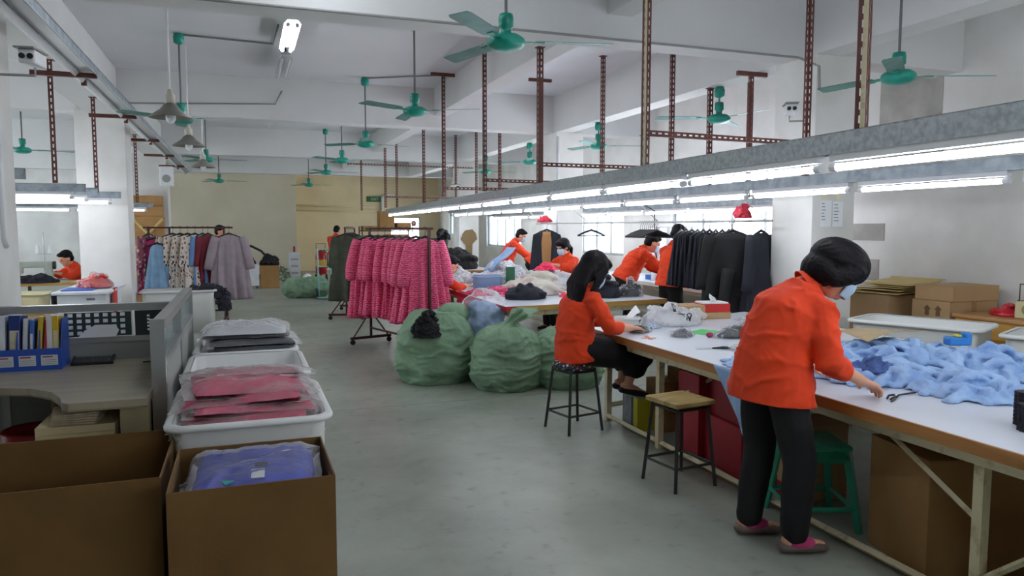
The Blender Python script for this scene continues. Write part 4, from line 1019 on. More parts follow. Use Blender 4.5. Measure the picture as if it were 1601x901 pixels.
M_pinkp = stripe_mat('pink_striped_print', 'cc124c', 'f07aa4', 14, 6.0)
o = cloth_sheet('pink_dress', 'pink patterned dress laid along the red edge of the second table', (2.92, 8.72, .751), .62, .95, .09, M_pinkp, 80, 5)
o = MB().sheet(lambda u, v: (2.585 - .05 * v - .02 * math.sin(9 * u) * v, 8.35 + .8 * u, .77 - .42 * v), 30, 14).build('pink_dress', M_pinkp, None, True, thick=.008)
tag(o, 'pink patterned skirt hanging over the edge of the second table', 'garment')
t = tub('sorting_basket', 'clear blue handled basket of thread cones on the second table', (3.12, 9.62, .751), .40, .26, .17, clear_mat('pale_blue_plastic', '9fc0e6', .45, .2, 0), rz=-8, rim=.015, taper=.015, cat='basket')
for k, cc in enumerate(('8e2a8c', 'b9a58c', 'e4e4ea', '9a2a94', 'c8ccd2')):
    o = MB().lathe([(.034, .02), (.03, .14), (.012, .16), (0, .16)], 14, cap=True).build('thread_cone', mat('thread_' + cc, cc, .7), None, True); o.location = (2.99 + .065 * k, 9.60 - .009 * k, .755)
    tag(o, ['purple', 'beige', 'white', 'deep purple', 'pale grey'][k] + ' thread cone standing in the blue basket', 'thread cone', 'thread cones in the basket')
carton('parcel_box', 'upright dark green printed box beside the basket', (3.42, 9.5, .751), .11, .08, .28, mat('forest_green', '2d6b48', .5), tape=False)
o = MB().sheet(lambda u, v: ((u - .5) * .5, (v - .5) * .25, .1 * u + .02 * math.sin(6 * u)), 14, 8).build('blue_garment', M_sky, None, True, thick=.01); o.location = (3.45, 9.98, 1.08); o.rotation_euler = (0, R(-30), R(10)); tag(o, 'folded blue shirt sloping on top of the grey heap', 'garment')
# ================================================================== woven sacks
M_sack = mat('green_woven_sack', '86a386', .75, .2, 3, .4, 26, col2='6d8c70')
def sack_mesh(rx, ry, h, seed, neck=None, open_r=None, lean=(0, 0), nu=96, nv=54, pinch=.3):
    so = Vector((seed * 4.3, seed * 9.1, seed)); rings = []
    for j in range(nv + 1):
        q = j / nv
        z = h * q
        prof = (min(1, .80 + .9 * q) if q < .22 else 1.0)
        prof *= math.sqrt(max(0, 1 - max(0, (q - .45) / .62) ** 2.3)) if q > .45 else 1
        prof = max(prof, pinch if neck else (open_r or .3))
        ring = []
        for k in range(nu):
            a = 2 * PI * k / nu; ca, sa = math.cos(a), math.sin(a)
            v = Vector((ca * 1.4, sa * 1.4, q * 2.6)) + so
            f_ = 1 + .09 * mn.noise(v) + .10 * (max(0, ridged(Vector((ca * 1.2, sa * 1.2, q * 6.5 + .5 * mn.noise(v * 2))) + so, 2)) ** 2)
            top = max(0, (q - .55) / .45)
            f_ += top * .14 * (max(0, ridged(Vector((ca * 5, sa * 5, q * 1.1)) + so, 2)) ** 2 - .3)
            f_ += .012 * mn.noise(Vector((ca * 9, sa * 9, q * 16)) + so)
            cx_ = lean[0] * q * q; cy_ = lean[1] * q * q
            ring.append((cx_ + rx * prof * f_ * ca, cy_ + ry * prof * f_ * sa, z + .02 * mn.noise(Vector((ca * 2, sa * 2, 7)) + so) * (q > .03)))
        rings.append(ring)
    mb = MB()
    if neck:
        c0 = Vector((lean[0], lean[1], h)); c1 = c0 + Vector(neck)
        d_ = (c1 - c0)
        for i_, (s_, r_) in enumerate(((.2, .19), (.45, .16), (.75, .24), (1.0, .34), (1.06, .28))):
            c = c0 + d_ * s_
            rings.append([(c.x + rx * r_ * (1 + .28 * math.cos(11 * a)) * math.cos(a), c.y + ry * r_ * .8 * (1 + .28 * math.cos(11 * a)) * math.sin(a), c.z + rx * r_ * .35 * math.sin(a * 3 + seed)) for a in [2 * PI * k / nu for k in range(nu)]])
    mb.ring_loft(rings, True)
    return mb
def sack(label, loc, rx, ry, h, seed, rz=0, **k):
    t = thing('woven_sack', label, 'sack', loc, R(rz), 'green woven sacks')
    sack_mesh(rx, ry, h, seed, **k).build('sack_body', M_sack, t, True)
    return t
s1 = sack('bulging green woven sack with black cloth spilling from its mouth', (1.83, 7.38, 0), .40, .36, .72, 1, open_r=.55)
heap('black_cloth', 'black cloth bulging out of the open green sack', 'cloth', (1.67, 7.06, .50), .16, .13, .27, M_blackcloth, 90, amp=.5, fs=12)
mb = MB(); mb.ring_loft([[(.20 + (.17 * r_) * math.cos(a) * (1 + .15 * math.cos(5 * a)), .02 + .15 * r_ * math.sin(a), .62 + z_) for a in [2 * PI * k / 40 for k in range(40)]] for r_, z_ in ((.9, 0), (1.0, .06), (.8, .13), (.45, .17), (.1, .175))], True)
mb.build('rolled_mouth', M_sack, s1, True)
sack('green woven sack tied at the top with gathered pleats', (2.42, 6.82, 0), .36, .34, .60, 2, neck=(.19, -.02, .14), lean=(-.02, .0))
sack('green woven sack half hidden behind the seated woman', (3.02, 6.70, 0), .36, .33, .58, 3, neck=(.08, .1, .12))
t = thing('clothes_bag', 'clear plastic bag packed with pale blue cloth between the green sacks', 'bag', (2.36, 7.42, 0), R(10))
obj('cloth', fuse(MB().capsule([(0, 0, .1), (0, 0, .66)], [(.24, .19), (.2, .15)], 20), .02, 2, .05, 7), mat('pale_blue_scraps', '9db8e0', .8, .3, 14, .4, 24), t)
obj('film', fuse(MB().capsule([(0, 0, .1), (.02, 0, .76)], [(.26, .21), (.23, .17)], 20), .02, 1, .05, 9), M_film, t)
# ================================================================== clothes racks
M_rack = mat('dark_red_rack_steel', '4e2522', .5, .2, 8)
def rack(label, p0, p1, h, m=None, posts=(0, 1), foot=.30, lower=True, name='clothes_rack', bar_over=.08):
    p0 = Vector(p0); p1 = Vector(p1); d = p1 - p0; L = d.length; ang = math.atan2(d.y, d.x); m = m or M_rack
    t = thing(name, label, 'rack', (p0.x, p0.y, 0), ang)
    MB().tube([(-bar_over, 0, h), (L + bar_over, 0, h)], .014, 8).build('top_bar', m, t)
    for s_ in posts:
        x = L * s_
        MB().box(x - .014, x + .014, -.014, .014, .09, h).build('post', m, t)
        MB().box(x - .016, x + .016, -foot, foot, .07, .105).build('foot', m, t)
        for e in (-1, 1):
            MB().tube([(x, e * foot * .85, .10), (x, e * .02, .42)], .011, 4).build('foot_brace', m, t)
            c_ = MB().tube([(x - .014, e * foot * .9, .035), (x + .014, e * foot * .9, .035)], .034, 14).build('caster', M_dark, t)
            MB().box(x - .006, x + .006, e * foot * .9 - .012, e * foot * .9 + .012, .03, .075).build('fork', m, c_)
    if lower: MB().box(0, L, -.012, .012, .20, .225).build('base_rail', m, t)
    return t
def hanger_mb(w=.40, z=-.03, th=.012):
    mb = MB()
    mb.tube([(0, 0, z - .07), (0, 0, -.035), (.018, 0, -.012), (.02, 0, .012), (0, 0, .026), (-.018, 0, .014)], .003, 6)
    mb.tube([(-w / 2, 0, z - .15), (-w * .28, 0, z - .105), (0, 0, z - .065), (w * .28, 0, z - .105), (w / 2, 0, z - .15)], [(th * .5, th), (th * .7, th * 1.2), (th, th * 1.4), (th * .7, th * 1.2), (th * .5, th)], 8, side=(0, 1, 0))
    mb.tube([(-w / 2, 0, z - .15), (w / 2, 0, z - .15)], .006, 6)
    return mb
HANG = hanger_mb().mesh('hanger'); HANG.materials.append(M_black)
def garment_mesh(L, sh, hem, dep, seed, folds=9, waist=None, tiers=False, flat=1.0):
    """hollow looking hanging garment: ellipse sections with folds that deepen towards the hem; origin at the hook"""
    rg = random.Random(seed); ph = rg.uniform(0, 6.28); nu = 72; rings = []
    N = 26; top = -.10
    for j in range(N + 1):
        q = j / N
        z = top - .02 - (L) * q
        if q < .08:
            s_ = q / .08; a_ = .06 + (sh / 2 - .06) * s_ ** .8; z = top - .02 - L * .08 * s_ * (.9 if s_ < 1 else 1)
            b_ = dep * (.25 + .3 * s_)
        else:
            s_ = (q - .08) / .92; a_ = sh / 2 + (hem / 2 - sh / 2) * s_; b_ = dep * (.55 + .45 * s_)
            if waist: a_ *= 1 - waist * math.exp(-((s_ - .45) / .16) ** 2)
            if tiers and s_ > .55: a_ *= 1.10; b_ *= 1.12
        am = .55 * max(0, q - .05) ** .6 + (.05 if tiers and q > .58 else 0)
        ring = []
        for k in range(nu):
            a = 2 * PI * k / nu
            f_ = 1 + am * math.cos(folds * a + ph + .6 * math.sin(3 * q + ph)) + am * .5 * math.cos((folds * 2 - 3) * a + 2 * ph)
            ring.append((a_ * math.cos(a) * (1 + (f_ - 1) * .25), b_ * .5 * math.sin(a) * f_ * 1.1 + .006 * mn.noise(Vector((math.cos(a) * 3, q * 6, ph))), z + .006 * math.cos(folds * a + ph) * (q > .95)))
        rings.append(ring)
    return MB().ring_loft(rings, True)
def sleeve_mb(side, sh, L, r0, r1, out, cuff=True, puff=0.0):
    x0 = side * (sh / 2 - .03); pts = []; rr = []
    for j in range(9):
        q = j / 8
        pts.append((x0 + side * (out * q ** .7), -.012 * math.sin(q * 3), -.155 - L * q)); rr.append((r0 + (r1 - r0) * q) * (1 + puff * math.sin(PI * q ** 1.5)))
    if cuff: pts.append((pts[-1][0], pts[-1][1], pts[-1][2] - .02)); rr.append(r1 * .55)
    return MB().tube(pts, [(a * .85, a) for a in rr], 14, True, side=(0, 1, 0))
GCACHE = {}
def garment(label, loc, rz, spec, m, group=None, name='hanging_garment', seed=0, cat='garment', hm=None, extra=None):
    key = (tuple(sorted(spec.items())), seed % 4)
    if key not in GCACHE:
        s_ = dict(spec); sl = s_.pop('sleeve', None); 
        g = garment_mesh(seed=seed % 4 + 1, **s_)
        GCACHE[key] = (g.mesh('body'), [sleeve_mb(sd, s_['sh'], **dict(sl)).mesh('sleeve') for sd in (-1, 1)] if sl else [])
    b, ss = GCACHE[key]
    t = thing(name, label, cat, loc, R(rz), group)
    mk = (key, m.name)
    if mk not in GCACHE:
        GCACHE[mk] = ([b.copy()], [q.copy() for q in ss])
        for q in GCACHE[mk][0] + GCACHE[mk][1]: q.materials.append(m)
    obj('body', GCACHE[mk][0][0], None, t, True)
    for s_ in GCACHE[mk][1]: obj('sleeve', s_, None, t, True)
    h = bpy.data.objects.new('hanger', HANG); C.objects.link(h); h.parent = t
    return t
# pink patterned dresses
rk = rack('dark red wheeled clothes rack of pink patterned dresses', (1.60, 10.05, 0), (2.06, 8.55, 0), 1.56)
dress = dict(L=1.08, sh=.40, hem=.60, dep=.20, folds=11, sleeve=tuple(dict(L=.52, r0=.065, r1=.075, out=.10, puff=.25).items()))
dressn = dict(L=1.0, sh=.40, hem=.56, dep=.15, folds=9, sleeve=tuple(dict(L=.5, r0=.06, r1=.07, out=.07, puff=.25).items()))
GP = 'pink patterned dresses on the rack'
def on(p0, p1, q, z): return (p0[0] + (p1[0] - p0[0]) * q, p0[1] + (p1[1] - p0[1]) * q, z)
PA, PB = (1.60, 10.05), (2.06, 8.55)
for k, (q, rz, sp_, lab) in enumerate(((.02, -6, dress, 'pink patterned dress at the far end of its rack, on the aisle side'), (.16, 22, dressn, 'second pink patterned dress from the far end of the rack'),
        (.28, 8, dressn, 'third pink patterned dress from the far end of the rack'), (.42, 26, dressn, 'fourth pink patterned dress from the far end, turned edge on'), (.54, 34, dressn, 'fifth pink patterned dress from the far end, turned edge on'),
        (.66, 28, dressn, 'sixth pink patterned dress, squeezed behind the front ones'), (.80, 14, dict(dress, L=1.02), 'pink patterned dress just behind the front one'), (.94, 4, dict(dress, L=1.0), 'front pink patterned dress, widest, hanging above the green sack'))):
    garment(lab, on(PA, PB, q, 1.56), rz, sp_, M_pinkp, GP, 'pink_dress', k)
# olive dresses
M_olive = mat('olive_green_cloth', '4c5040', .8, .25, 9, .3, 26)
rk = rack('dark red wheeled clothes rack of olive dresses behind the pink ones', (1.62, 12.75, 0), (1.98, 14.2, 0), 1.56)
od = dict(L=1.12, sh=.40, hem=.5, dep=.14, folds=8, tiers=True, sleeve=tuple(dict(L=.5, r0=.06, r1=.06, out=.07).items()))
for k in range(7):
    q = .0 + .13 * k
    garment('olive green dress, %s from the aisle end of its rack' % ['first', 'second', 'third', 'fourth', 'fifth', 'sixth', 'seventh'][k], on((1.62, 12.75), (1.98, 14.2), .02 + q, 1.56), (-16, 4, -10, 8, -14, 0, 6)[k], od, M_olive, 'olive dresses on the rack', 'olive_dress', k)
# mixed rack by the column
rk = rack('long dark clothes rack of mixed garments beside the second column', (-1.42, 13.1, 0), (-.24, 13.0, 0), 1.57, posts=(0, .26, .95), foot=.28)
sp = dict(L=.86, sh=.42, hem=.52, dep=.14, folds=8, sleeve=tuple(dict(L=.45, r0=.06, r1=.05, out=.07).items()))
M_birds = print_mat('feather_print', 'd9cfc4', ['2c3550', '7a4a3c', 'b98c70', '3a3a48', 'c8b8aa'], 30, (1, 1, .55), .40)
GX = 'mixed garments on the rack by the column'
garment('floral print garment at the column end of the rack', (-1.42, 13.05, 1.57), 60, sp, print_mat('floral_pink', '8c4a5c', ['c89090', '3c2c50', 'd8b8a8', '5a3050'], 20), GX, seed=1)
garment('magenta blouse behind the pale blue dress', (-1.32, 13.0, 1.50), 25, sp, mat('magenta_cloth', 'c02a6c', .7), GX, seed=2)
garment('pale blue sleeveless dress with a swing tag', (-1.28, 12.84, 1.42), 8, dict(L=.92, sh=.2, hem=.46, dep=.12, folds=7), mat('powder_blue', '8fb6d8', .75, .2, 8, .2, 20), GX, seed=3)
for k in range(4):
    garment('white feather print top, %s from the column' % ['first', 'second', 'third', 'fourth'][k], (-1.06 + .11 * k, 12.98 - .02 * k, 1.57), (4, 22, 30, 40)[k], sp, M_birds, GX, seed=k)
garment('mid blue blouse between the feather print and crimson ones', (-.62, 13.0, 1.57), 45, sp, mat('cornflower_cloth', '6a96c8', .75), GX, seed=2)
garment('crimson dress next to the blue blouse', (-.54, 13.0, 1.57), 42, dict(sp, L=1.0), mat('crimson_cloth', '7c1f30', .75, .2, 8), GX, seed=1)
garment('dusty mauve long sleeved tunic facing the aisle at the end of the rack', (-.22, 12.85, 1.57), 6, dict(L=1.05, sh=.44, hem=.6, dep=.16, folds=9, sleeve=tuple(dict(L=.52, r0=.07, r1=.075, out=.13, cuff=False).items())), mat('dusty_mauve', 'a5979f', .8, .15, 8, .2, 22), GX, seed=0)
# ------------------------------------------------------------------ hanging line under the second rail
t = thing('hanging_bar', 'steel hanging bar under the second rail carrying black garments', 'bar', (4.86, 5.95, 1.64))
MB().tube([(0, 0, 0), (-.08, 6.0, 0)], .012, 8).build('pipe', M_cond, t)
for y in (.1, 2.1, 4.1, 5.9):
    MB().tube([(0, y, 0), (-.30, y, .24)], .006, 6).build('hook_wire', M_cond, t)
bj = dict(L=.62, sh=.40, hem=.5, dep=.13, folds=8)
jk = dict(L=.62, sh=.46, hem=.5, dep=.18, folds=5, sleeve=tuple(dict(L=.55, r0=.075, r1=.06, out=.09, cuff=False).items()))
GB = 'black garments on the hanging bar'
for k in range(9):
    garment('black skirt on a hanger, %s from the front of the hanging bar' % ['first', 'second', 'third', 'fourth', 'fifth', 'sixth', 'seventh', 'eighth', 'ninth'][k], (4.85, 6.62 + .115 * k, 1.64), 28 + (k % 3) * 4, bj, M_navy, GB, 'black_skirt', k)
garment('black jacket with grey lower half facing front on the hanging bar', (4.70, 6.36, 1.64), -32, dict(jk, L=.66), M_blackcloth, GB, 'black_jacket', 1)
garment('grey waistcoat hanging behind the black jacket', (4.74, 6.46, 1.60), -28, dict(L=.82, sh=.44, hem=.50, dep=.12, folds=4), mat('charcoal_grey_cloth', '3e4140', .85, .2, 8, .2, 20), GB, 'grey_waistcoat', 2)
garment('narrow black coat at the front end of the bar by the column', (4.90, 6.16, 1.64), 20, dict(jk, L=.95, sh=.36), M_navy, GB, 'black_coat', 3)
garment('long black coat hanging low under the jackets', (4.82, 6.28, 1.30), 0, dict(jk, L=.95), M_blackcloth, GB, 'black_coat', 0)
heap('red_bag', 'red cloth bundle hooked over the black jacket hangers', 'bag', (4.78, 6.30, 1.665), .11, .09, .17, mat('red_cloth', 'b4233a', .7, .2, 8), 95, amp=.4, fs=12)
heap('red_bag', 'small red bundle on the bar above the sleeveless vest', 'bag', (4.80, 11.65, 1.655), .15, .1, .12, mat('red_cloth', 'b4233a', .7), 96, amp=.4, fs=12)
for k in range(9):
    o = bpy.data.objects.new('coat_hanger', HANG); C.objects.link(o); o.location = (4.835, 8.06 + .05 * k, 1.63); o.rotation_euler = (0, 0, R(-24 + 3 * (k % 3))); tag(o, 'empty black hanger in the bunch on the hanging bar', 'hanger', 'bunch of empty black hangers')
o = bpy.data.objects.new('coat_hanger', HANG); C.objects.link(o); o.location = (4.81, 9.85, 1.63); o.rotation_euler = (0, 0, R(-25)); tag(o, 'single empty black hanger apart from the bunch', 'hanger')
t = garment('black sleeveless vest with tan lining showing at the front', (4.79, 11.5, 1.63), -25, dict(L=.82, sh=.46, hem=.56, dep=.13, folds=4), M_navy, None, 'sleeveless_vest', 1)
MB().sheet(lambda u, v: ((u - .5) * (.16 + .04 * v - .1 * abs(v - .3)), -.075 - .02 * math.sin(PI * v), -.13 - .6 * v), 6, 12).build('lining', mat('tan_lining', 'a97c4c', .8), t, True, thick=.004)
# ================================================================== people
M_blackt = mat('black_trousers', '0c0b0e', .85, .2, 8, .2, 14)
M_shoe = mat('taupe_shoe', '6d5b55', .55, .2, 10)
M_pinksock = mat('pink_sock', 'c43f78', .7)
M_eye = mat('dark_eye', '120d0c', .2)
def V(*a): return Vector(a)
def hand_mb(mb, wrist, fdir, palm_n, side, s=1.0, curl=.55, vis=True):
    """palm and five fingers; fdir finger direction, palm_n palm normal (towards what is held), side +1 puts the thumb along fdir x palm_n"""
    f = Vector(fdir).normalized(); n_ = Vector(palm_n); n_ = (n_ - f * n_.dot(f)).normalized(); w_ = f.cross(n_).normalized() * side
    W = Vector(wrist)
    mb.capsule([W - f * .02, W + f * .035 * s, W + f * .08 * s], [(.026 * s, .02 * s), (.036 * s, .018 * s), (.038 * s, .015 * s)], 12, side=w_)
    for k, (o_, L) in enumerate(((.031, .070), (.0105, .080), (-.0105, .075), (-.031, .058))):
        b = W + f * .078 * s + w_ * (o_ * s); L *= s
        c1 = curl * (.7 + .12 * k)
        p1 = b + (f * math.cos(c1 * .6) + n_ * math.sin(c1 * .6)) * L * .45
        p2 = p1 + (f * math.cos(c1 * 1.5) + n_ * math.sin(c1 * 1.5)) * L * .32
        p3 = p2 + (f * math.cos(c1 * 2.2) + n_ * math.sin(c1 * 2.2)) * L * .25
        mb.capsule([b - f * .02, p1, p2, p3], [.0088 * s, .0085 * s, .0078 * s, .0068 * s], 8)
    b = W + f * .025 * s + w_ * (.028 * s)
    p1 = b + (w_ * .6 + f * .7 + n_ * .35).normalized() * .038 * s
    p2 = p1 + (w_ * .15 + f * .9 + n_ * .45).normalized() * .032 * s
    mb.capsule([b, p1, p2], [.014 * s, .011 * s, .009 * s], 8)
def frame(fwd, up):
    f = Vector(fwd).normalized(); u_ = Vector(up); u_ = (u_ - f * u_.dot(f)).normalized(); l = u_.cross(f)
    return Matrix((f, l, u_)).transposed().to_4x4()
def person(label, J, hair='short', mask=True, hs=1.0, vox=.010, tv=.012, skirt=None, trousers=True, shoes=True, face=(1, 0, -.2), up=(0, 0, 1), group='workers in orange shirts', sh_w=1.0, sleeve_to=.55, shoe_m=None, collar=True, hand=None, sleeve_vox=None, feet_dir=None, shirt_m=None, hem=.0, wr=1.0):
    """J: joints in world space. Parts: body (skin, one mesh), shirt, trousers or skirt, hair, mask, shoes"""
    root = V(J['pelvis'].x, J['pelvis'].y, 0)
    t = thing('person', label, 'person', root, 0, group)
    j = {k: v - root for k, v in J.items()}
    side = (j['shL'] - j['shR']).normalized()
    H = frame(face, up); H.translation = j['head']
    S = Matrix.Diagonal((hs, hs, hs, 1)); HM = H @ S
    # --- body
    mb = MB()
    mb.capsule([j['pelvis'], j['waist'], j['chest'], j['neck'] - (j['neck'] - j['chest']) * .25], [(.13, .10), (.12, .09), (.14, .10), (.09, .07)], 18, side=side)
    mb.capsule([j['neck'] - (j['head'] - j['neck']) * .3, j['neck'].lerp(j['head'], .55)], [.055 * hs, .05 * hs], 12)
    for s_ in 'LR':
        mb.capsule([j['chest'].lerp(j['sh' + s_], .6), j['sh' + s_], j['el' + s_]], [.05, .048, .038], 12)
        mb.capsule([j['el' + s_], j['el' + s_].lerp(j['wr' + s_], .4), j['wr' + s_]], [.038 * wr, .036 * wr, .026 * wr], 12)
        mb.capsule([j['pelvis'].lerp(j['hip' + s_], .8), j['hip' + s_], j['kn' + s_]], [.075, .075, .05], 12)
        mb.capsule([j['kn' + s_], j['kn' + s_].lerp(j['an' + s_], .4), j['an' + s_]], [.048, .048, .032], 12)
        fd = j['wr' + s_] - j['el' + s_]
        hk = (hand or {}).get(s_, {})
        hand_mb(mb, j['wr' + s_], hk.get('f', fd), hk.get('n', (0, 0, -1)), 1 if s_ == 'R' else -1, hk.get('s', 1.0), hk.get('curl', .55))
        ft = Vector((feet_dir or {}).get(s_, (face[0], face[1], 0))).normalized()
        mb.capsule([j['an' + s_] + V(0, 0, -.02) - ft * .03, j['an' + s_] + ft * .09 + V(0, 0, -.045), j['an' + s_] + ft * .14 + V(0, 0, -.052)], [.034, .03, .024], 10)
    mb.ball((-.008, 0, .028), (.098, .078, .100), HM, 18, 12)
    mb.ball((.022, 0, -.045), (.068, .058, .075), HM, 16, 10)
    mb.ball((.055, 0, -.092), (.028, .026, .022), HM, 10, 8)
    mb.capsule([HM @ V(.085, 0, .02), HM @ V(.100, 0, -.012), HM @ V(.098, 0, -.022)], [.010 * hs, .014 * hs, .013 * hs], 8)
    for s_ in (-1, 1): mb.ball((-.006, s_ * .080, -.008), (.018, .009, .03), HM, 10, 8)
    mb.capsule([HM @ V(.082, .045, .034), HM @ V(.09, 0, .032), HM @ V(.082, -.045, .034)], [.010 * hs] * 3, 8)
    mb.capsule([HM @ V(.078, .02, -.062), HM @ V(.084, 0, -.062), HM @ V(.078, -.02, -.062)], [.008 * hs] * 3, 8)
    obj('body', fuse(mb, vox, 2, it=.4), M_skin, t)
    for s_ in (-1, 1):
        MB().ball((.083, s_ * .033, .012), (.008, .015, .007), HM, 10, 8).build('eye', M_eye, t, True)
        MB().capsule([HM @ V(.090, s_ * .02, .036), HM @ V(.084, s_ * .052, .034)], [.004 * hs] * 2, 6).build('eyebrow', M_hair, t, True)
    # --- shirt
    mb = MB(); w_ = sh_w
    d = (j['waist'] - j['pelvis']).normalized()
    hemp = j['pelvis'] - d * (.07 + hem)
    mb.capsule([hemp - d * .12, hemp, j['pelvis'], j['waist'], j['chest'], j['chest'].lerp(j['neck'], .62)], [(.222 * w_, .178 * w_), (.218 * w_, .175 * w_), (.205 * w_, .163 * w_), (.178 * w_, .142 * w_), (.188 * w_, .137 * w_), (.135 * w_, .09)], 22, side=side)
    for s_ in 'LR':
        e = j['el' + s_].lerp(j['wr' + s_], sleeve_to)
        mb.capsule([j['chest'].lerp(j['neck'], .5).lerp(j['sh' + s_], .5), j['sh' + s_], j['sh' + s_].lerp(j['el' + s_], .5), j['el' + s_], e], [.070 * w_, .070 * w_, .066 * w_, .060 * w_, .050 * w_], 14)
    me = fuse(mb, tv, 2)
    so = V(j['head'].x * 9, j['head'].y * 7, 3)
    ns = [v.normal.copy() for v in me.vertices]
    for v, n_ in zip(me.vertices, ns):
        q = V(v.co.x * 5, v.co.y * 5, v.co.z * 8) + so
        q += .7 * V(mn.noise(q), mn.noise(q + V(4, 4, 4)), mn.noise(q + V(8, 1, 2)))
        v.co += n_ * (.016 * (max(0, ridged(q, 2)) ** 2 - .3))
    bm = bmesh.new(); bm.from_mesh(me)
    r_ = bmesh.ops.bisect_plane(bm, geom=bm.verts[:] + bm.edges[:] + bm.faces[:], plane_co=hemp, plane_no=d, clear_inner=True)
    bmesh.ops.holes_fill(bm, edges=[e for e in bm.edges if e.is_boundary], sides=0)
    bm.to_mesh(me); bm.free()
    for p_ in me.polygons: p_.use_smooth = len(p_.vertices) < 8
    obj('shirt', me, shirt_m or M_orange, t)
    if collar:
        c = j['neck'].lerp(j['head'], .12); ax = (j['head'] - j['neck']).normalized()
        mb = MB(); mb.tube([c - ax * .035, c, c + ax * .028, c + ax * .03, c - ax * .02], [.085, .072, .066, .060, .062], 20, False)
        mb.build('collar', shirt_m or M_orange, t, True)
    # --- legs
    if trousers:
        mb = MB(); mb.capsule([j['pelvis'] - d * .02, j['pelvis'] + d * .05], [(.16, .13), (.155, .125)], 18, side=side)
        for s_ in 'LR':
            a = j['an' + s_] + V(0, 0, .02)
            mb.capsule([j['pelvis'].lerp(j['hip' + s_], .8), j['hip' + s_], j['hip' + s_].lerp(j['kn' + s_], .5), j['kn' + s_], j['kn' + s_].lerp(a, .5), a], [.088, .093, .092, .080, .074, .066], 14)
        obj('trousers', fuse(mb, tv, 2, .006, 8), M_blackt, t)
    if skirt:
        mb = MB()
        for s_ in 'LR':
            mb.capsule([j['pelvis'], j['hip' + s_], j['hip' + s_].lerp(j['kn' + s_], .55), j['kn' + s_] + (j['kn' + s_] - j['hip' + s_]).normalized() * .03], [(.14), .12, .12, .105], 16)
        mid = (j['knL'] + j['knR']) / 2; mb.capsule([j['pelvis'], mid], [(.17, .12), (.14, .09)], 16, side=side)
        for s_ in 'LR': mb.capsule([j['kn' + s_], j['kn' + s_].lerp(j['an' + s_], .35)], [.10, .105], 14)
        obj('skirt', fuse(mb, tv, 2, .008, 7), M_blackt, t)
    if shoes:
        for s_ in 'LR':
            ft = Vector((feet_dir or {}).get(s_, (face[0], face[1], 0))).normalized(); a = j['an' + s_]
            mb = MB(); mb.capsule([a - ft * .055 + V(0, 0, -.05), a + ft * .04 + V(0, 0, -.05), a + ft * .12 + V(0, 0, -.055), a + ft * .16 + V(0, 0, -.06)], [(.036, .026), (.042, .03), (.044, .024), (.034, .018)], 14, side=ft.cross(V(0, 0, 1)))
            o = obj('shoe', fuse(mb, .006, 1), shoe_m or M_shoe, t)
            zmin = min(v.co.z for v in o.data.vertices)
    # --- hair
    mb = MB()
    if hair in ('bob', 'long', 'pony'):
        mb.ball((-.02, 0, .05), (.112, .098, .105), HM, 18, 12); mb.ball((.055, 0, .085), (.055, .08, .045), HM, 14, 10)
        if hair == 'bob':
            mb.ball((-.005, 0, .052), (.142, .124, .105), HM, 22, 14); mb.ball((.05, 0, .04), (.085, .105, .07), HM, 16, 10)
            mb.ball((-.065, 0, -.02), (.088, .108, .085), HM, 16, 10)
            for s_ in (-1, 1): mb.capsule([HM @ V(.055, s_ * .098, .04), HM @ V(.02, s_ * .104, -.01), HM @ V(-.03, s_ * .098, -.05)], [(.045, .026)] * 3, 12, side=HM.to_3x3() @ V(1, 0, 0))
        if hair == 'long':
            mb.ball((-.055, 0, -.0), (.075, .095, .11), HM, 16, 10)
            b0 = HM @ V(-.085, 0, -.02); b1 = HM @ V(-.10, 0, -.14); b2 = V(b1.x - face[0] * .02, b1.y - face[1] * .02, b1.z - .16)
            mb.capsule([b0, b1, b2], [(.10, .05), (.115, .05), (.085, .03)], 16, side=H.to_3x3() @ V(0, 1, 0))
            for s_ in (-1, 1): mb.capsule([HM @ V(.02, s_ * .088, .05), HM @ V(-.0, s_ * .096, -.05), HM @ V(-.02, s_ * .095, -.16)], [(.035, .018), (.04, .02), (.025, .012)], 10, side=HM.to_3x3() @ V(1, 0, 0))
        if hair == 'pony':
            mb.ball((-.05, 0, .0), (.07, .088, .08), HM, 14, 10)
            mb.capsule([HM @ V(-.12, 0, .0), HM @ V(-.15, 0, -.06), HM @ V(-.13, 0, -.16)], [.03, .034, .018], 10)
    else:
        mb.ball((-.022, 0, .052), (.102, .086, .09), HM, 18, 12); mb.ball((-.05, 0, -.005), (.07, .078, .07), HM, 14, 10); mb.ball((.05, 0, .095), (.05, .068, .03), HM, 12, 8)
    me = fuse(mb, .009, 2)
    inv = HM.inverted()
    for v in me.vertices:
        p = inv @ v.co
        v.co += v.normal * .0018 * math.sin(math.atan2(p.y, p.z + .02) * 34 + 6 * mn.noise(p * 18))
    obj('hair', me, M_hair, t)
    # --- mask
    if mask:
        mb = MB()
        def mk(u_, v_):
            a = (u_ - .5) * 2.3; z = .0 - .092 * v_
            r_ = .086 - .030 * abs(v_ - .45) ** 1.4 + .022 * math.exp(-(a / .32) ** 2) * (1 - .5 * v_)
            return tuple(HM @ V(.012 + r_ * math.cos(a) * 1.08, r_ * .80 * math.sin(a), z))
        mb.sheet(mk, 18, 10); q = mb.build('mask', M_mask, t, True, thick=.003)
        for s_ in (-1, 1):
            MB().tube([HM @ V(.045, s_ * .067, -.012), HM @ V(.0, s_ * .082, .0), HM @ V(-.018, s_ * .092, -.01)], .0018, 5).build('ear_loop', M_paper, q)
    return t
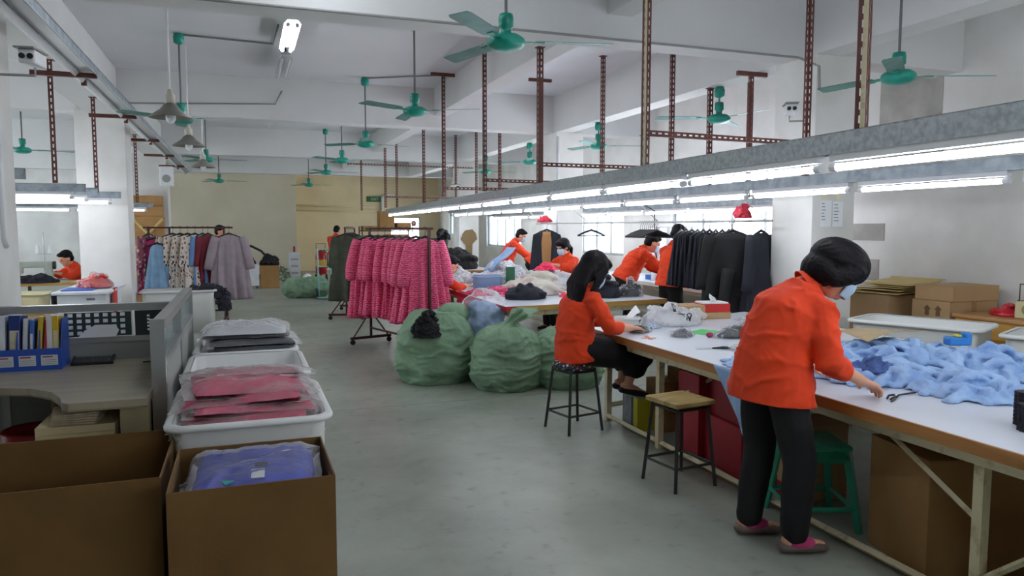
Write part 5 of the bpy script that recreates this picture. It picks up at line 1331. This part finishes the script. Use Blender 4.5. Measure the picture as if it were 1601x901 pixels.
# ------------------------------------------------------------------ the woman standing at the foreground table
J = dict(pelvis=V(2.42, 2.93, .86), waist=V(2.43, 2.93, 1.0), chest=V(2.50, 2.93, 1.165), neck=V(2.60, 2.915, 1.295), head=V(2.725, 2.865, 1.36),
         shL=V(2.54, 3.09, 1.185), shR=V(2.56, 2.765, 1.18), elR=V(2.53, 2.68, .955), wrR=V(2.765, 2.71, .845), elL=V(2.62, 3.16, .97), wrL=V(2.80, 3.14, .85),
         hipL=V(2.42, 3.02, .81), hipR=V(2.42, 2.83, .81), knL=V(2.45, 3.05, .45), knR=V(2.49, 2.80, .45), anL=V(2.41, 3.06, .085), anR=V(2.47, 2.80, .085))
w1 = person('woman in orange polo and black trousers bending over the foreground table', J, 'bob', hs=1.06, vox=.005, tv=.009, face=(.80, -.30, -.46), up=(.35, -.1, .9), sh_w=1.06, sleeve_to=.42,
       hand=dict(R=dict(f=(.9, .16, -.32), n=(.1, .1, -1), s=1.08, curl=.5), L=dict(f=(.8, -.4, -.2), n=(0, 0, -1))), feet_dir=dict(L=(.9, -.25, 0), R=(.92, -.2, 0)), hem=.05)
for a in ('L', 'R'):
    q = J['an' + a] - V(2.42, 2.93, 0)
    MB().capsule([q + V(.0, 0, -.02), q + V(.07, -.015, -.045)], [.045, .04], 12).build('sock', M_pinksock, w1, True)
# ------------------------------------------------------------------ seated woman
J = dict(pelvis=V(2.42, 5.20, .66), waist=V(2.40, 5.19, .80), chest=V(2.42, 5.17, .97), neck=V(2.47, 5.16, 1.10), head=V(2.54, 5.15, 1.235),
         shL=V(2.46, 5.33, 1.03), shR=V(2.46, 5.00, 1.03), elR=V(2.58, 4.94, .82), wrR=V(2.80, 5.02, .80), elL=V(2.62, 5.36, .84), wrL=V(2.84, 5.22, .80),
         hipL=V(2.44, 5.29, .63), hipR=V(2.44, 5.11, .63), knL=V(2.86, 5.22, .60), knR=V(2.86, 5.04, .58), anL=V(2.80, 5.16, .36), anR=V(2.78, 5.02, .36))
person('seated woman with long black hair and black skirt seen from behind', J, 'long', mask=True, hs=1.08, vox=.008, face=(.88, .22, -.42), up=(.3, 0, .95), skirt=True, trousers=False, sleeve_to=.35, shoe_m=M_blackcloth, sh_w=.98,
       feet_dir=dict(L=(.95, -.1, -.2), R=(.95, -.1, -.2)), hem=.02)
# ------------------------------------------------------------------ others
def joints(x, y, rz, lean=.25, sit=0.0, s=1.0, reach=.42, hand_z=.84, spread=.2):
    """standing (or seated, sit = seat height) figure facing local +X, turned rz degrees, leaning forward by lean radians"""
    a = R(rz); f = V(math.cos(a), math.sin(a), 0); l = V(-math.sin(a), math.cos(a), 0); o = V(x, y, 0)
    hz = (sit + .09) if sit else .90 * s
    b = o + V(0, 0, hz) - f * (.10 * math.sin(lean))
    sp = f * math.sin(lean) + V(0, 0, 1) * math.cos(lean); sp2 = f * math.sin(lean * 1.35) + V(0, 0, 1) * math.cos(lean * 1.35)
    J = dict(pelvis=b, waist=b + sp * .14 * s, chest=b + sp * .31 * s, neck=b + sp * .31 * s + sp2 * .14 * s)
    J['head'] = J['neck'] + (sp2 + f * .35).normalized() * .145 * s
    for n_, e in (('L', 1), ('R', -1)):
        J['sh' + n_] = J['chest'] + sp * .07 * s + l * e * .175 * s
        J['wr' + n_] = V(x, y, hand_z) + f * reach + l * e * spread * .6
        m = J['sh' + n_].lerp(J['wr' + n_], .5); J['el' + n_] = m + l * e * .07 - V(0, 0, .07)
        J['hip' + n_] = b + l * e * .09 - V(0, 0, .04)
        if sit: J['kn' + n_] = J['hip' + n_] + f * .42 - V(0, 0, .02); J['an' + n_] = J['kn' + n_] + V(0, 0, .085 - J['kn' + n_].z) - f * .04
        else: J['kn' + n_] = V(x, y, .47 * s) + l * e * .09 + f * .03; J['an' + n_] = V(x, y, .085) + l * e * .10
    return J, f
def worker(label, x, y, rz, hair='short', mask=True, down=-.45, **k):
    J, f = joints(x, y, rz, **k)
    return person(label, J, hair, mask, vox=.011, tv=.014, face=(f.x, f.y, down), up=(f.x * .4, f.y * .4, .9), shoe_m=M_blackcloth)
worker('masked woman with tied back hair picking at the pale heap', 4.78, 10.55, 195, 'pony', lean=.15, sit=.60, hand_z=1.0, reach=.36, down=-.3)
worker('man in orange bending over the far table, second from the hanging garments', 4.95, 8.95, -12, lean=.55, hand_z=.92, reach=.62, mask=True)
worker('worker in orange standing half hidden by the black garments', 5.05, 8.05, 10, lean=.12, hand_z=.95, reach=.4)
worker('man in orange with cropped hair at the far side of the second table', 4.95, 13.9, -25, lean=.42, hand_z=.95, reach=.6)
worker('worker bent low behind the sleeveless vest', 5.1, 12.7, -10, lean=.95, hand_z=.8, reach=.6)
worker('dark haired worker seated behind the pink dresses', 2.34, 9.50, 5, lean=.38, sit=.46, hand_z=.80, reach=.42, mask=False)
worker('distant worker in orange beyond the olive dresses', 2.32, 20.3, 60, lean=.1, hand_z=.95, reach=.35)
worker('worker in orange behind the mauve tunic holding a hand to the face', -.52, 16.2, -20, lean=.08, hand_z=1.3, reach=.22, mask=False, down=-.1)
worker('worker in orange bent at a sewing machine beyond the near column', -2.47, 13.6, 215, lean=.35, sit=.46, hand_z=.85, reach=.4, mask=False)
for k, (x, y) in enumerate(((4.80, 10.57), (2.32, 9.50), (-2.45, 13.6))):
    t = thing('stool', ['tall stool under the masked woman', 'stool under the worker behind the pink dresses', 'stool at the sewing machine'][k], 'stool', (x, y, 0)); h = (.58, .44, .44)[k]
    MB().rbox(-.15, .15, -.15, .15, h - .03, h, .006).build('seat', M_wood, t)
    for a in (-1, 1):
        for b in (-1, 1): MB().tube([(a * .12, b * .12, h - .03), (a * .15, b * .15, 0)], .013, 4).build('leg', M_dark, t)
# ================================================================== window side of the foreground table
tub('plastic_bin', 'large empty white tray bin beyond the foreground table', (5.30, 4.60, 0), .60, 1.02, .80, M_bin, rz=24, rim=.04, group='white tray bins by the window side')
tub('plastic_bin', 'white tray bin cut off by the picture edge', (5.72, 3.55, 0), .62, 1.02, .79, M_bin, rz=24, rim=.04, group='white tray bins by the window side')
M_kraft = mat('yellow_kraft_paper', 'c9b274', .75, .15, 5)
cA = carton('carton', 'large brown carton against the wall with kraft paper on it', (6.52, 6.07, 0), .62, .56, .87, M_card2, tape=False)
MB().box(-.312, -.31, -.2, .0, .62, .66).build('print', mat('carton_print', '6e5334', .8), cA); MB().box(.05, .12, -.2815, -.28, .55, .75).build('print', mat('carton_print', '6e5334'), cA)
cB = carton('carton', 'brown carton with two up arrows beside the drawer desk', (6.52, 5.29, 0), .62, .42, .87, M_card2)
for dy in (-.10, .02):
    MB().prism([(0, .0), (.045, .0), (.045, .06), (.065, .06), (.0225, .10), (-.02, .06), (0, .06)], -.001, .001, Matrix.Translation((-.3115, dy + .04, .73)) @ Matrix.Rotation(R(-90), 4, 'Z') @ Matrix.Rotation(R(90), 4, 'X')).build('arrow_print', mat('carton_print', '6e5334'), cB)
carton('carton', 'flat brown carton on top of the carton with arrows', (6.53, 5.28, .876), .60, .42, .14, M_card2, tape=False)
t = thing('kraft_paper', 'folded yellow kraft paper lying on the large carton', 'paper', (6.5, 6.05, .876), R(8))
for k in range(5):
    MB().sheet(lambda u, v, k=k: (-.3 + .62 * u + .02 * k, -.30 + .58 * v - .015 * k, .012 + .026 * k + .012 * math.sin(5 * u + k) + .03 * (u > .9) * (k == 4)), 12, 6).build('fold', M_kraft, t, True, thick=.008)
heap('blue_bag', 'small blue plastic bag on the rim of the large carton', 'bag', (6.13, 5.70, .0), .06, .06, .78, mat('bright_blue_plastic', '2b7fd0'), 98, amp=.1)
t = thing('drawer_desk', 'yellow wooden desk with drawers against the wall', 'desk', (6.22, 3.2, 0))
M_ydesk = mat('yellow_veneer', 'c28f3c', .4, .15, 4, stretch=(1, .3, 4))
MB().rbox(-.02, .74, 0, 1.85, .745, .78, .006).build('desk_top', mat('desk_top_wood', 'b98a55', .4, .15, 4), t)
MB().box(0, .72, .02, 1.83, .05, .745).build('body', M_ydesk, t)
for k in range(3):
    y0 = .04 + .6 * k
    for j in range(2):
        dr = MB().box(-.014, 0, y0, y0 + .57, .42 + .16 * j, .565 + .16 * j).build('drawer', M_ydesk, t)
        MB().tube([(-.016, y0 + .24, .49 + .16 * j), (-.035, y0 + .25, .49 + .16 * j), (-.035, y0 + .32, .49 + .16 * j), (-.016, y0 + .33, .49 + .16 * j)], .006, 6).build('handle', M_galv, dr)
    if k == 1: MB().box(-.016, -.014, y0 + .5, y0 + .57, .66, .70).build('label', M_paper, t)
heap('red_bag', 'red plastic bag slumped on the drawer desk', 'bag', (6.50, 4.72, .781), .17, .19, .12, mat('glossy_red_plastic', 'cc1f34', .3), 99, amp=.35, fs=9)
t = thing('radio', 'cream portable radio with raised handle on the drawer desk', 'radio', (6.42, 4.47, .781), R(20))
MB().rbox(-.05, .05, -.11, .11, 0, .15, .012).build('case', mat('cream_radio', 'cfc49a', .4), t); MB().rbox(.03, .07, -.12, .12, 0, .155, .01).build('back', M_black, t)
MB().tube([(-.052, 0, .08), (-.056, 0, .08)], .055, 20).build('grille', mat('bronze_grille', '9a8c60', .4, .3, 60), t)
MB().tube([(0, -.09, .14), (0, -.09, .30), (0, .09, .30), (0, .09, .14)], .006, 6).build('handle', M_dark, t)
# ------------------------------------------------------------------ third table and its curtain
heap('garment_heap', 'pink and white scraps on the third table', 'garment', (6.1, 9.3, .751), .3, .4, .12, print_mat('candy_scraps', 'e6dce4', ['f04a8a', 'ffffff', 'e8b8d0', '6aa0e0'], 18), 101)
carton('parcel_box', 'blue flat box on the third table', (6.2, 10.2, .751), .4, .25, .07, mat('flat_blue', '3a68c0', .5), tape=False)
t = thing('fabric_sheet', 'white sheet hanging like a curtain behind the bending man', 'curtain', (5.75, 9.7, 1.58))
MB().tube([(-.05, 0, 0), (.95, .25, 0)], .008, 6).build('wire', M_cond, t)
MB().sheet(lambda u, v: (.9 * u + .02 * math.sin(26 * u), .24 * u + .035 * math.sin(24 * u + v), -.01 - .80 * v), 60, 8).build('sheet', mat('white_cotton', 'e4e6ea', .85), t, True, thick=.004)
t = thing('power_cable', 'black cable dangling from the rail beside the white sheet', 'cable', (5.3, 8.9, 1.8))
MB().tube([(-.7, 0, .14), (-.2, 0, .1), (.0, 0, 0), (.02, .02, -.4), (.08, .02, -.8), (.16, .05, -1.04)], .008, 6).build('cord', M_black, t, True)
# ================================================================== sewing side
M_cab = mat('painted_white_table', 'e2e4ea', .45)
t = thing('white_cabinet', 'white box table with a red bag on it in front of the second column', 'cabinet', (-1.86, 10.75, 0))
MB().rbox(-.31, .31, -.66, .66, .765, .80, .008).build('top', M_cab, t); MB().box(-.26, .26, -.6, .6, .1, .765).build('body', M_cab, t)
for x in (-.25, .21):
    for y in (-.59, .55): MB().box(x, x + .04, y, y + .04, 0, .1).build('foot', M_cab, t)
MB().box(.05, .14, -.603, -.6, .69, .72).build('sticker', M_ink, t)
tb = thing('poly_bag', 'red garments in a clear bag on the white box table', 'bag', (-1.80, 10.7, .815), R(10))
obj('contents', heap_mesh(.22, .26, .17, 110, amp=.4, fs=8), mat('orange_red_cloth', 'e0342a', .6), tb, True); obj('film', heap_mesh(.25, .29, .18, 110, amp=.5, fs=11), M_foil, tb, True)
o = MB().sheet(lambda u, v: (-1.56 + .012 * math.sin(7 * u), 10.42 + .24 * u, .81 - .34 * v), 8, 8).build('red_garment', mat('orange_red_cloth', 'e0342a'), None, True, thick=.01); tag(o, 'red garment trailing off the side of the white box table', 'garment')
o = MB().box(-.2, .14, -.3, .1, 0, .014).build('blue_folder', mat('flat_blue', '3a68c0', .5)); o.location = (-1.9, 10.55, .801); tag(o, 'flat blue folder under the bag of red garments', 'folder')
tub('laundry_bin', 'long white laundry bin under the mixed garment rack', (-.93, 12.2, 0), 1.06, .62, .64, M_bin, rim=.04)
heap('black_cloth', 'dark navy cloth slumped over the corner of the laundry bin', 'cloth', (-.55, 12.2, .50), .42, .28, .24, M_navy, 111, amp=.3)
heap('black_cloth', 'dark cloth end hanging off the laundry bin', 'cloth', (-.30, 12.05, .32), .12, .12, .36, M_navy, 112, amp=.3)
def sewing_table(x, y, rz, label, labm):
    work_table_small = thing('sewing_table', label, 'table', (x, y, 0), R(rz))
    MB().rbox(-.6, .6, -.28, .28, .71, .75, .006).build('table_top', mat('machine_table', 'd8cda8', .5), work_table_small)
    MB().box(-.6, .6, -.285, -.28, .71, .75).build('edge', M_olive_edge, work_table_small)
    for a in (-.55, .55): MB().box(a - .025, a + .025, -.2, .2, 0, .05).box(a - .02, a + .02, -.03, .03, .05, .71).build('leg', M_dark, work_table_small)
    t = thing('sewing_machine', labm, 'sewing machine', (x, y, .75), R(rz))
    M_sm = mat('machine_grey_green', 'a9b0a4', .35)
    MB().rbox(-.25, .25, -.09, .09, 0, .05, .01).build('bed', M_sm, t)
    MB().rbox(.12, .22, -.06, .06, .05, .30, .02).rbox(-.22, .22, -.05, .05, .22, .31, .02).build('arm', M_sm, t)
    MB().rbox(-.24, -.16, -.05, .05, .13, .31, .015).build('head', M_sm, t)
    MB().tube([(-.2, 0, .13), (-.2, 0, .055)], .006, 6).build('needle_bar', M_galv, t)
    MB().tube([(.22, 0, .25), (.26, 0, .25)], .06, 18).build('hand_wheel', M_dark, t)
    st = MB().tube([(.1, .12, .0), (.1, .12, .75)], .008, 6).build('thread_stand', M_galv, t)
    for dx in (-.08, .08):
        MB().tube([(.1, .12, .42), (.1 + dx, .12, .42), (.1 + dx, .12, .5)], .004, 5).build('spool_pin', M_galv, st)
        MB().lathe([(.035, 0), (.02, .12), (0, .12)], 12, (.1 + dx, .12, .43)).build('cone', M_paper, st, True)
sewing_table(-2.95, 12.9, 6, 'sewing table nearest the second column covered with black garments', 'grey sewing machine among black garments by the second column')
sewing_table(-3.9, 14.2, 0, 'second sewing table deeper in the sewing area', 'grey sewing machine deeper in the sewing area')
sewing_table(-4.6, 12.7, 4, 'third sewing table behind the near column', 'grey sewing machine half hidden by the near column')
heap('garment_heap', 'black garments across the sewing table', 'garment', (-3.0, 12.70, .751), .5, .14, .13, M_navy, 113)
heap('garment_heap', 'tall dark garment heap on the sewing table edge near the column', 'garment', (-3.95, 13.1, 0), .45, .45, 1.02, M_navy, 114, amp=.12)
tub('plastic_bin', 'cream plastic bin on a carton beneath the sewing tables', (-2.75, 11.6, .40), .5, .5, .3, mat('cream_plastic', 'd8d0a8', .5), rz=0)
carton('carton', 'low brown carton in front of the sewing tables', (-2.72, 11.5, 0), .75, .5, .395, M_card2)
t = thing('wooden_crate', 'tall brown crate with crossed slats before the third column', 'crate', (-1.85, 17.05, 0))
MB().box(-.28, .28, .02, .40, 0, 1.80).build('body', M_card, t)
for a, b in (((-.28, 1.1), (.28, 1.75)), ((-.28, 1.75), (.28, 1.1))): MB().tube([(a[0], 0, a[1]), (b[0], 0, b[1])], .028, 4).build('slat', M_kraft, t)
for k in range(2): carton('carton', ['brown carton lying on the tall crate', 'upper brown carton on the tall crate'][k], (-1.85, 17.25, 1.805 + .215 * k), .54, .36, .205, M_card, tape=False)
# ================================================================== back of the hall
t = thing('white_cabinet', 'white wheeled cabinet next to the brown carton at the back', 'cabinet', (.15, 20.3, 0))
MB().rbox(-.2, .2, -.25, .25, .07, .62, .01).build('body', M_cab, t)
for x in (-.15, .15): MB().tube([(x - .02, -.2, .035), (x + .02, -.2, .035)], .035, 12).build('caster', M_dark, t)
carton('carton', 'brown carton under black tarpaulin at the back', (.62, 20.3, 0), .46, .5, .58, M_card)
heap('black_tarpaulin', 'black tarpaulin bundled on the brown carton', 'cloth', (.62, 20.3, .585), .3, .28, .3, M_blackcloth, 120, amp=.3)
heap('black_cloth', 'black bundle on the white wheeled cabinet', 'cloth', (.12, 20.3, .625), .22, .2, .2, M_blackcloth, 121)
t = thing('hose_pipe', 'black bent hose arching over the bundles', 'pipe', (0, 20.25, .6))
MB().tube([(-.35, 0, .60), (-.1, 0, .56), (.2, 0, .48), (.42, 0, .36), (.52, -.02, .25)], .03, 8).build('hose', M_black, t, True)
heap('leafy_bag', 'pale green netting bag on the floor by the sign box', 'bag', (1.05, 22.6, 0), .26, .22, .48, print_mat('leaf_speckle', '6f7d68', ['c4ccb8', '55634f', 'a4b094'], 14, th=.4), 122, amp=.5)
t = thing('sign_box', 'tall white box sign with a red top against the back wall', 'sign', (1.40, 22.7, 0))
MB().rbox(-.16, .16, -.08, .08, 0, .84, .01).build('box', M_cab, t); MB().lathe([(.03, .84), (.03, 1.0), (0, 1.02)], 12).build('red_top', mat('red_plastic', 'a01320'), t)
for k in range(3): MB().box(-.1, .1, -.082, -.08, .2 + .2 * k, .26 + .2 * k).build('faded_print', mat('faded_grey', 'b4b6b4', .8), t)
t = thing('fire_extinguisher', 'large red and yellow wheeled fire extinguisher', 'extinguisher', (2.0, 21.0, 0))
MB().lathe([(0, .28), (.12, .28), (.15, .32), (.15, .55), (.15, .78), (.12, .88), (.05, .93), (.04, .98), (0, .98)], 20).build('cylinder', mat('extinguisher_red', 'b3202a', .35), t, True)
MB().lathe([(.152, .5), (.152, .68)], 20).build('label', mat('extinguisher_label', 'd8b450', .5), t, True)
MB().tube([(-.1, 0, .9), (-.13, 0, 1.12), (.13, 0, 1.12), (.1, 0, .9)], .018, 8).build('handle', mat('pink_enamel', 'c08a80', .5), t, True)
MB().tube([(.05, -.05, .96), (.16, -.1, .85), (.16, -.12, .45)], .016, 6).build('hose', M_black, t, True)
for x in (-.14, .14): MB().tube([(x - .02, .05, .14), (x + .02, .05, .14)], .14, 16).build('wheel', M_dark, t)
MB().tube([(-.14, .05, .14), (.14, .05, .14)], .02, 6).tube([(0, .05, .14), (0, .05, .35)], .02, 6).build('axle', M_dark, t)
t = thing('woven_sack', 'flat green woven sack lying by the hand trolley far down the aisle', 'sack', (1.28, 17.1, 0), 0, 'green woven sacks')
obj('sack_body', fuse(MB().capsule([(-.3, 0, .2), (.3, 0, .22)], [(.24, .2), (.26, .22)], 18).ball((0, 0, .2), (.5, .24, .21)), .02, 2, .05, 6), M_sack, t)
MB().sheet(lambda u, v: (-.1 + .3 * u, -.12 + .2 * v, .40 + .14 * math.sin(PI * u) * v), 6, 6).build('white_flap', M_paper, t, True, thick=.004)
t = thing('hand_trolley', 'teal hand trolley standing beside the flat green sack', 'trolley', (1.68, 16.8, 0), R(5))
M_trol = mat('pale_teal_paint', '7fb4b0', .5)
for x in (-.14, .14): MB().tube([(x, 0, .05), (x, .12, 1.1)], .018, 8).build('upright', M_trol, t)
for z in (.35, .7, 1.08): MB().tube([(-.14, z * .11, z), (.14, z * .11, z)], .015, 8).build('cross_tube', M_trol, t)
MB().box(-.2, .2, -.30, .0, .02, .035).build('toe_plate', M_trol, t)
for x in (-.18, .18):
    w_ = MB().tube([(x - .025, .08, .11), (x + .025, .08, .11)], .11, 18).build('wheel', M_dark, t); MB().tube([(x - .028, .08, .11), (x + .028, .08, .11)], .05, 12).build('hub', M_cond, w_)
t = thing('exit_sign', 'green exit sign on the cream back wall', 'sign', (4.58, 27.46, 2.6))
MB().box(-.3, .3, -.02, .02, -.1, .1).build('plate', mat('exit_green', '2f6b40', .5), t)
o = text('EXIT', .13, Matrix.Translation((0, -.021, -.045)) @ Matrix.Rotation(R(90), 4, 'X'), mat('pale_green_print', 'bfe0c4', .6), t)
t = thing('storage_shelf', 'brown storage rack with cartons beyond the clothes racks', 'shelf', (3.95, 21.8, 0))
for z in (.3, .9, 1.45): MB().box(-.75, .75, -.3, .3, z, z + .03).build('shelf', M_dark, t)
for x in (-.75, .72):
    for y in (-.3, .27): MB().box(x, x + .03, y, y + .03, 0, 1.6).build('upright', M_dark, t)
for k, (x, z, w_, h_) in enumerate(((0, 1.485, .42, .55), (-.5, 1.485, .4, .12), (.5, 1.485, .4, .22), (-.4, .935, .5, .4), (.35, .935, .6, .42), (0, .335, .9, .45))):
    carton('carton', ['tall brown carton on top of the storage rack', 'flat dark carton on the storage rack', 'low carton on the storage rack nearest the window', 'carton on the middle shelf towards the aisle', 'wide carton on the middle shelf', 'long carton on the bottom shelf'][k], (3.95 + x, 21.8, z), w_, .5, h_, M_card, tape=False)
t = thing('paper_pattern', 'brown paper bodice pattern hanging on the furthest column', 'pattern', (5.25, 17.57, 1.50))
MB().prism([(-.10, 0), (.08, .02), (.17, -.08), (.20, -.22), (.08, -.34), (.07, -.66), (-.08, -.68), (-.10, -.36), (-.22, -.22), (-.17, -.08)], -.002, .002, Matrix.Rotation(R(90), 4, 'X')).build('sheet', mat('brown_pattern_card', '8a7350', .85), t)
t = thing('poster', 'round red emblem sticker on the bright back window', 'sticker', (6.05, 27.58, 1.72))
MB().tube([(0, -.02, 0), (0, -.022, 0)], .10, 20).build('disc', mat('sticker_red', 'd03c38', .6), t); MB().tube([(0, -.022, 0), (0, -.024, 0)], .05, 20).build('centre', M_paper, t)
heap('garment_heap', 'dark garments hung in a clump beside the storage rack', 'garment', (5.3, 20.4, 0), .5, .5, 1.6, M_blackcloth, 125, amp=.15)
